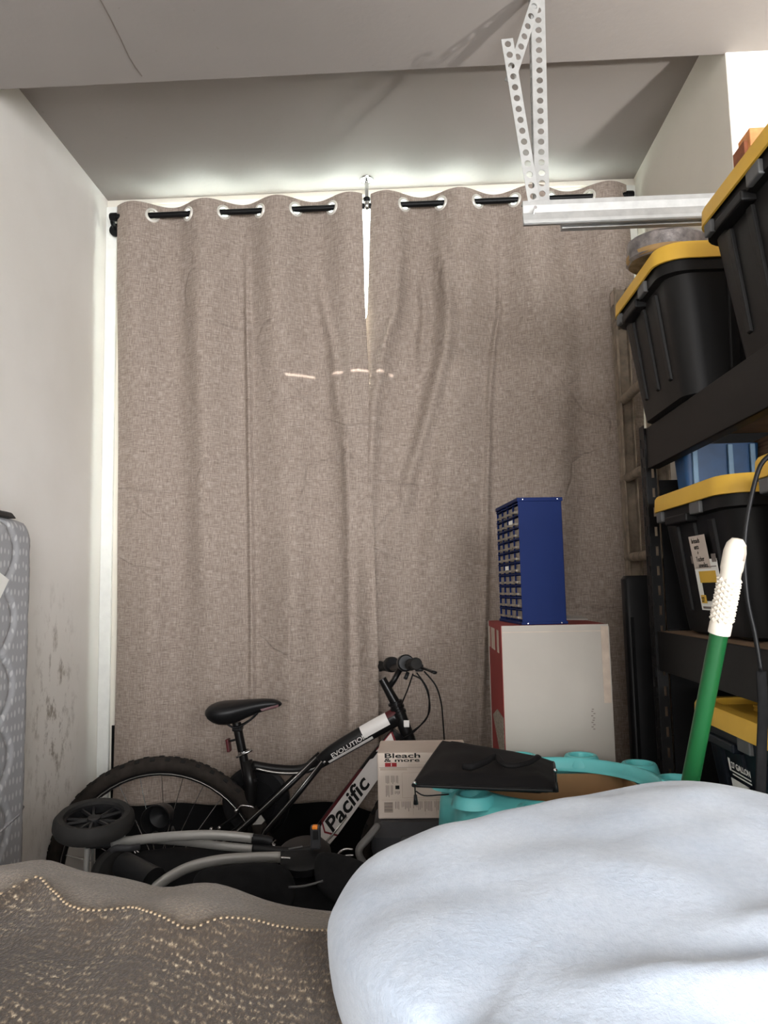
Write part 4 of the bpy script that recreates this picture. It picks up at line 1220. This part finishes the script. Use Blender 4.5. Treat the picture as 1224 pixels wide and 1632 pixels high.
mb = MB().grid(rt_); mb.grid(rb_)
def border(r_): return r_[0][:-1] + [x_[-1] for x_ in r_[:-1]] + r_[-1][:0:-1] + [x_[0] for x_ in r_[:0:-1]]
b1, b2_ = border(rt_), border(rb_)
mb.loft([b1, b2_], False, False)
mb.build('sleeve_body', 'bag_fabric', bag, smooth='auto')
mid = [(p + q) / 2 for p, q in zip(b1, b2_)]
c_ = sum(mid, V()) / len(mid)
zp = MB().tube([p + (p - c_).normalized() * .003 for p in mid] + [mid[0] + (mid[0] - c_).normalized() * .003], .0035, 6).build('zipper', 'black_plastic', bag, smooth=True)
stp = [P(738, 1221, 1.56), P(752, 1222, 1.55), P(775, 1213, 1.58), P(790, 1205, 1.62), P(800, 1216, 1.57), P(815, 1220, 1.55), P(840, 1216, 1.57), P(858, 1206, 1.62)]
MB().tube(catmull(stp, 4), .0045, 8, flat=1.6).build('carry_strap', 'bag_fabric', bag, smooth=True)
for px, py, ln, Y_ in ((661, 1248, 34, 1.50), (885, 1228, 34, 1.49)):
    q = MB().tube([P(px, py, Y_), P(px + 1, py + ln * .6, Y_)], .0016, 6).build('zip_pull', 'ink', bag)
    MB().tube([P(px + 1, py + ln * .55, Y_), P(px + 2, py + ln, Y_)], [.003, .0045], 8).build('pull_tab', 'black_plastic', q, smooth=True)
    MB().lathe([(0, -.003), (.004, -.002), (.004, .002), (0, .003)], P(px, py, Y_), (0, 1, 0), 10).build('pull_ring', 'chrome', q, smooth=True)
MB().tube(catmull([P(663, 1261, 1.5), P(676, 1268, 1.5), P(700, 1267, 1.5), P(715, 1266, 1.52)], 4), .0014, 6).build('elastic_cord', 'ink', bag, smooth=True)

# ------------------------------------------------------------------ folded stroller
YS = 1.72
def S(px, py, dy=0.0): return P(px, py, YS + dy)
stc = S(300, 1380)
stro = thing('folded_stroller', 'folded black stroller with grey tubes lying in front of the bicycle', 'stroller', (stc.x, YS, 0))
wc = S(150, 1308); waxis = V((.06, -.17, 1)).normalized()
RS = .0865
x_, y_, z_ = basis(waxis)
tyre = MB().lathe([(RS - .022, .016), (RS - .010, .018), (RS - .001, .008), (RS + .001, -.008), (RS - .004, -.019), (RS - .022, -.021), (RS - .022, .016)], wc, waxis, 48)  .build('wheel_tyre', 'stroller_rubber', stro, smooth='auto')
MB().lathe([(0, .006), (.014, .008), (.016, .002), (.016, -.014), (0, -.014)], wc, waxis, 20).build('wheel_hub', 'black_plastic', tyre, smooth='auto')
for k in range(5):
    for s in (-.22, .22):
        a = 2 * PI * k / 5 + s; a2 = 2 * PI * k / 5 + s * .3
        p0 = wc + (x_ * math.cos(a2) + y_ * math.sin(a2)) * .012 + z_ * .001
        p1 = wc + (x_ * math.cos(a) + y_ * math.sin(a)) * (RS - .020) + z_ * .003
        MB().tube([p0, p1], [.005, .0042], 6).build('wheel_spoke', 'black_plastic', tyre)
MB().lathe([(RS - .028, .006), (RS - .022, .008), (RS - .020, -.01), (RS - .028, -.01), (RS - .028, .006)], wc, waxis, 40).build('wheel_rim', 'black_plastic', tyre, smooth='auto')
MB().lathe([(0, -.013), (RS - .02, -.013), (RS - .02, -.011), (0, -.011)], wc, waxis, 32).build('wheel_back', 'black_plastic', tyre)
# joint and grey tubes
MB().hexa([S(136, 1339), S(180, 1337), S(180, 1352), S(136, 1353)], [S(136, 1339, .05), S(180, 1337, .05), S(180, 1352, .05), S(136, 1353, .05)]).build('front_joint', 'black_plastic', stro, bevel=.004)
MB().cyl(wc - waxis * .01, S(165, 1345, .02), .008, 10).build('wheel_axle', 'black_plastic', stro, smooth='auto')
def gtube(name, pts, r, mat='stroller_grey', flat=.7, par=None):
    return MB().tube(catmull([S(*p) for p in pts], 6), r, 12, up=(0, 0, 1), flat=flat).build(name, mat, par or stro, smooth=True)
gtube('frame_tube', [(179, 1345, -.01), (225, 1338, -.02), (290, 1332, -.03), (345, 1331, -.03), (403, 1336, -.02)], .0105)
gtube('frame_tube', [(196, 1340, .03), (240, 1338, .03), (300, 1342, .0), (350, 1348, -.02), (403, 1353, -.025)], .0095)
gtube('frame_tube', [(228, 1436, -.14), (245, 1417, -.13), (270, 1398, -.12), (305, 1381, -.11), (350, 1371, -.10), (400, 1367, -.09), (447, 1366, -.08)], .0115)
gtube('sleeve', [(402, 1337, -.02), (425, 1340, -.02), (432, 1343, -.02)], .0115, 'black_plastic')
gtube('sleeve', [(403, 1353, -.025), (440, 1357, -.03), (480, 1358, -.03), (500, 1354, -.03)], .0115, 'black_plastic')
gtube('pin_rod', [(447, 1367, -.08), (463, 1368, -.08)], .0025, 'chrome', 1.0)
gtube('vertical_tube', [(139, 1352, .0), (138, 1380, .0), (136, 1430, .0)], .0065)
gtube('vertical_tube', [(147, 1352, .02), (147, 1380, .02), (146, 1430, .02)], .003)
hinge = MB().lathe([(0, -.018), (.05, -.016), (.058, -.008), (.058, .008), (.05, .014), (0, .016)], S(485, 1364, -.03), (0, -.35, 1), 28).build('fold_hinge', 'black_plastic', stro, smooth='auto')
MB().tube([S(460, 1353, -.075), S(482, 1349, -.075)], .0016, 5).build('hinge_mark', 'grey_clip', hinge)
bk = MB().box(S(503, 1334, -.04), (.022, .014, .05)).build('buckle', 'tool_grey', stro, bevel=.004)
MB().box(S(503, 1331, -.05), (.011, .004, .018)).build('buckle_slot', 'ink', bk, bevel=.001)
MB().box(S(502, 1318, -.046), (.012, .012, .008)).build('release_button', 'orange', bk, bevel=.002)
MB().lathe([(0, -.003), (.0045, -.002), (.0045, .003), (0, .004)], S(506, 1379, -.06), (0, -1, .3), 12).build('snap_button', 'chrome', stro, smooth=True)
# cup holder
cc = S(248, 1307, .10); cax = V((.06, -1.0, .08)).normalized()
cup = MB().lathe([(.0, -.075), (.024, -.075), (.030, -.05), (.033, 0), (.035, .002), (.0335, .004), (.0305, 0), (.027, -.045), (0, -.06)], cc, cax, 30).build('cup_holder', 'black_plastic', stro, smooth='auto')
MB().tube([cc + V((0, 0, -.032)), S(246, 1336, .04)], [.008, .012], 8).build('cup_bracket', 'black_plastic', cup, smooth=True)
MB().tube([S(275, 1318, .0), S(277, 1332, -.02)], [.003, .006], 8).build('lock_tab', 'black_plastic', stro, smooth=True)
# caster wheel and drum
cw_ = S(182, 1392, -.04)
cas = MB().lathe([(0, -.012), (.03, -.014), (.046, -.014), (.052, -.006), (.052, .006), (.046, .014), (.03, .014), (0, .012)], cw_, (.75, -.6, .1), 32).build('caster_wheel', 'rubber', stro, smooth='auto')
gtube('caster_fender', [(170, 1362, -.04), (184, 1352, -.05), (205, 1352, -.05), (222, 1350, -.03)], .007, 'tool_grey')
MB().tube([S(196, 1378, -.07), S(245, 1407, -.13)], [.026, .030], 20).build('pivot_housing', 'black_plastic', stro, smooth='auto')
# bundled seat fabric: three overlapping padded lumps
def lump(name, outline, Y0, Tf, Tb, seed, nrm=(0, -1, .5)):
    ol = catmull([P(px, py, Y0 + (dy_ if dy_ else 0)) for px, py, dy_ in outline], 6, True)
    def wob(p, s, side): return p + V((0, -1, .4)) * (.016 * noise.noise(p * 9 + V((seed, 0, 0))) + .006 * noise.noise(p * 28 + V((seed, 2, 0))))
    return pillow(ol, nrm, Tf, Tb, 12, 2.2, wob).build(name, 'black_fabric', stro, smooth=True)
lump('seat_fabric', [(195, 1372, .05), (260, 1352, .08), (360, 1352, .08), (460, 1362, .08), (560, 1372, .08), (600, 1400, .05), (590, 1450, 0), (520, 1500, -.05), (380, 1510, -.08), (250, 1480, -.08), (190, 1430, 0)], 1.66, .035, .22, 1.0)
lump('hood_fabric', [(505, 1362, .02), (545, 1362, .03), (590, 1380, .03), (612, 1400, .03), (600, 1440, 0), (540, 1440, -.03), (505, 1410, -.02)], 1.64, .04, .06, 5.0)
lump('basket_fabric', [(330, 1385, 0), (440, 1376, 0), (470, 1410, 0), (455, 1450, -.02), (350, 1450, -.02), (310, 1420, 0)], 1.56, .03, .06, 9.0)
MB().tube(catmull([P(460, 1414, 1.52), P(485, 1412, 1.52), P(515, 1404, 1.53)], 4), .0022, 6).build('fabric_piping', 'grey_clip', stro, smooth=True)
legb = S(250, 1500, .02)
for px in (205, 330, 470):
    a = S(px, 1470, .03)
    MB().tube([a, V((a.x + .02, a.y + .05, .02))], .010, 8).build('lower_leg', 'black_plastic', stro, smooth=True)
MB().cyl((legb.x - .25, YS + .10, .02), (legb.x + .35, YS + .10, .02), .02, 12).build('rear_axle', 'black_plastic', stro, smooth='auto')

# ------------------------------------------------------------------ green pole
pt_top = P(1173, 862, 1.02); pt_mid = P(1147, 1005, 1.05); pv = P(1100, 1240, 1.10)
pd = (pv - pt_top).normalized()
foot = pt_top + pd * ((pt_top.z - .004) / -pd.z)
pole = thing('green_pole', 'green pole with textured white grip leaning toward the shelving', 'pole', foot)
MB().tube([foot, pt_mid], .0120, 20).build('shaft', 'green_pole', pole, smooth='auto')
L_ = (pt_mid - pt_top).length
gx, gy, gz = basis(-pd)
gr = MB().lathe([(.0, L_ + .004), (.007, L_ + .003), (.0122, L_ - .004), (.0144, L_ - .015), (.0144, L_ - .038), (.0134, L_ - .042), (.0134, .012), (.0144, .01), (.0144, -.004), (.0125, -.004)], pt_mid, -pd, 26).build('grip', 'white_grip', pole, smooth='auto')
kn = MB()
nrow = 15
for i in range(nrow):
    for j in range(10):
        a = 2 * PI * (j + .5 * (i % 2)) / 10
        d = gx * math.cos(a) + gy * math.sin(a); t = (-pd).cross(d)
        c = pt_mid + (-pd) * (.016 + i * (L_ - .07) / (nrow - 1)) + d * .0130
        kn.add([c + t * .0044, c - pd * .0048, c - t * .0044, c + pd * .0048, c + d * .0034], [(0, 1, 4), (1, 2, 4), (2, 3, 4), (3, 0, 4)])
kn.build('grip_texture', 'white_grip', gr)['kind'] = 'stuff'
slot_c = pt_top + pd * .014 + V((.012, -.012, 0))
MB().tube([pt_top + pd * .008 + V((.0085, -.0090, 0)), pt_top + pd * .028 + V((.0092, -.0102, 0))], .0030, 8).build('hanging_slot', 'print_tan', gr, smooth=True)

# ------------------------------------------------------------------ throw over the sofa back, fleece in front
crest = [(-260, 1400), (-60, 1392), (0, 1384), (45, 1376), (75, 1382), (105, 1396), (150, 1402), (200, 1412), (245, 1426), (275, 1420), (315, 1414), (350, 1420), (390, 1436), (430, 1450), (475, 1458), (520, 1463), (570, 1468), (640, 1474)]
YCR = .88
cw3 = [P(px, py, YCR) for px, py in crest]
ctab = [(p.x, p.z) for p in cw3]
seam = [(-260, 1470), (0, 1440), (60, 1400), (110, 1452), (150, 1462), (215, 1455), (255, 1468), (305, 1491), (330, 1480), (352, 1470), (400, 1474), (450, 1487), (510, 1492), (760, 1500)]
throw = thing('knit_throw', 'brown flecked knit throw draped along the foreground left', 'throw', (-.35, .6, 0))
NXT = 260
xs = [cw3[0].x + (cw3[-1].x - cw3[0].x) * i / NXT for i in range(NXT + 1)]
def throw_pt(x, y, u):
    zc = interp(ctab, x)
    zc = (zc + interp(ctab, x - .012) + interp(ctab, x + .012)) / 3
    base = zc - .10 * (YCR - y) * 0 + .0
    d = YCR - y
    z = zc - .012 * sstep(.0, .5, d) + .012 * math.sin(min(1, d / .16) * PI) 
    fade = sstep(0.02, .12, d)
    z += fade * .022 * noise.noise(V((x * 5.5, y * 7, .3))) + fade * .005 * noise.noise(V((x * 17, y * 15, 1.3)))
    return V((x, y, z))
ys = [YCR - .62 * i / 120 for i in range(121)]
sea_y = []
for px, py in seam: sea_y.append((P(px, py, .8).x, py))
def seam_depth(x):
    # depth at which the sight line of the seam meets the top of the throw
    px_ = None
    best = .8
    for y in ys:
        p = throw_pt(x, y, 0)
        d = p - CAM
        u_ = 612 + F_PX * d.dot(RGT) / d.dot(FWD); v_ = 816 - F_PX * d.dot(UPV) / d.dot(FWD)
        if v_ >= interp(seam, u_): return y
    return .6
sd_ = [seam_depth(x) for x in xs]
sd_ = [sum(sd_[max(0, i - 3):i + 4]) / len(sd_[max(0, i - 3):i + 4]) for i in range(len(sd_))]
back_rows = []; knit_rows = []
for k in range(7):                       # far drop of the folded edge down to the floor
    t = k / 6
    zfun = lambda z: .006 + (z - .006) * t
    back_rows.append([V((x, YCR + .055 + .02 * (1 - t), zfun(throw_pt(x, YCR, 0).z - .03))) for x in xs])
for k in range(1, 5):
    q = PI / 2 * k / 5
    back_rows.append([throw_pt(x, YCR, 0) + V((0, .055 * math.cos(q), -.03 * (1 - math.sin(q)))) for x in xs])
for k in range(25):
    t = k / 24
    back_rows.append([throw_pt(x, YCR + (sd_[i] - YCR) * t, 0) for i, x in enumerate(xs)])
for k in range(100):
    t = k / 99
    row = []
    for i, x in enumerate(xs):
        y = sd_[i] + (ys[-1] - sd_[i]) * t
        lip = .007 * math.exp(-((sd_[i] - y) / .02) ** 2)
        row.append(throw_pt(x, y, 0) + V((0, 0, lip)))
    knit_rows.append(row)
for k in range(1, 8):
    t = k / 7
    knit_rows.append([V((p.x, p.y - .04 * math.sin(t * PI / 2), p.z + (.006 - p.z) * t)) for p in knit_rows[99]])
MB().grid(knit_rows).build('knit_face', 'knit', throw, smooth=True)
fe = MB().grid(back_rows).build('folded_edge', 'knit_back', throw, smooth=True)
stc_ = MB()
L3 = 0
for i in range(0, NXT, 2):
    p = knit_rows[0][i] + V((0, -.002, .001)); q = knit_rows[0][i + 1] + V((0, -.002, .001))
    for f_ in (.5,):
        c = p.lerp(q, f_)
        stc_.box(c, (.0022, .0026, .0018), X=V((1, .3, 0)).normalized())
so = stc_.build('edge_stitches', 'stitch', fe); so['kind'] = 'stuff'

ol = [(522, 1508, .70), (528, 1476, .76), (568, 1424, .83), (650, 1400, .89), (768, 1353, .94), (884, 1304, .97), (982, 1276, .99), (1060, 1263, 1.0), (1140, 1268, .98), (1260, 1298, .93), (1400, 1350, .86), (1480, 1500, .74), (1500, 1700, .58), (1300, 1800, .50), (1100, 1820, .47), (900, 1800, .47), (760, 1740, .49), (725, 1715, .52), (645, 1655, .55), (582, 1600, .59), (540, 1556, .64)]
olp = catmull([P(*p) for p in ol], 8, True)
def wob(p, s, side):
    if side != 1: return p
    e = 1 - s
    a = .014 * noise.noise(V((p.x * 6, p.y * 6, 2.2))) + .006 * noise.noise(V((p.x * 16, p.y * 16, .2)))
    # two long soft folds near the viewer's right
    f1 = .022 * math.exp(-((p.y - (.56 + .10 * (p.x - .2))) / .016) ** 2) * sstep(.05, .2, p.x)
    f2 = .018 * math.exp(-((p.y - (.61 + .16 * (p.x - .2))) / .014) ** 2) * sstep(.16, .3, p.x)
    return p + V((0, 0, a * min(1, e * 6) + f1 + f2))
nrm_f = V((0, -.35, 1)).normalized()
fl_ = thing('fleece_blanket', 'plump pale blue-white fleece blanket in the right foreground', 'blanket', (.3, .75, 0))
fb_ = pillow(olp, nrm_f, .055, .16, 26, 3.0, wob).build('fleece_body', 'fleece', fl_, smooth=True)
sm_ = fb_.modifiers.new('soften', 'SMOOTH'); sm_.factor = 0.5; sm_.iterations = 5
hem = [p for p in olp]
# the bundle rests on the padded arm of the seat under it
seat_arm = MB().loft([rr(.62, .36, .05, .002, 5, (.28, .72)), rr(.62, .36, .05, .70, 5, (.28, .72)), rr(.56, .30, .05, .76, 5, (.28, .72))]).build('sofa_back', 'knit_back', smooth='auto')
tag(seat_arm, 'brown upholstered sofa back under the pale fleece blanket', 'sofa')
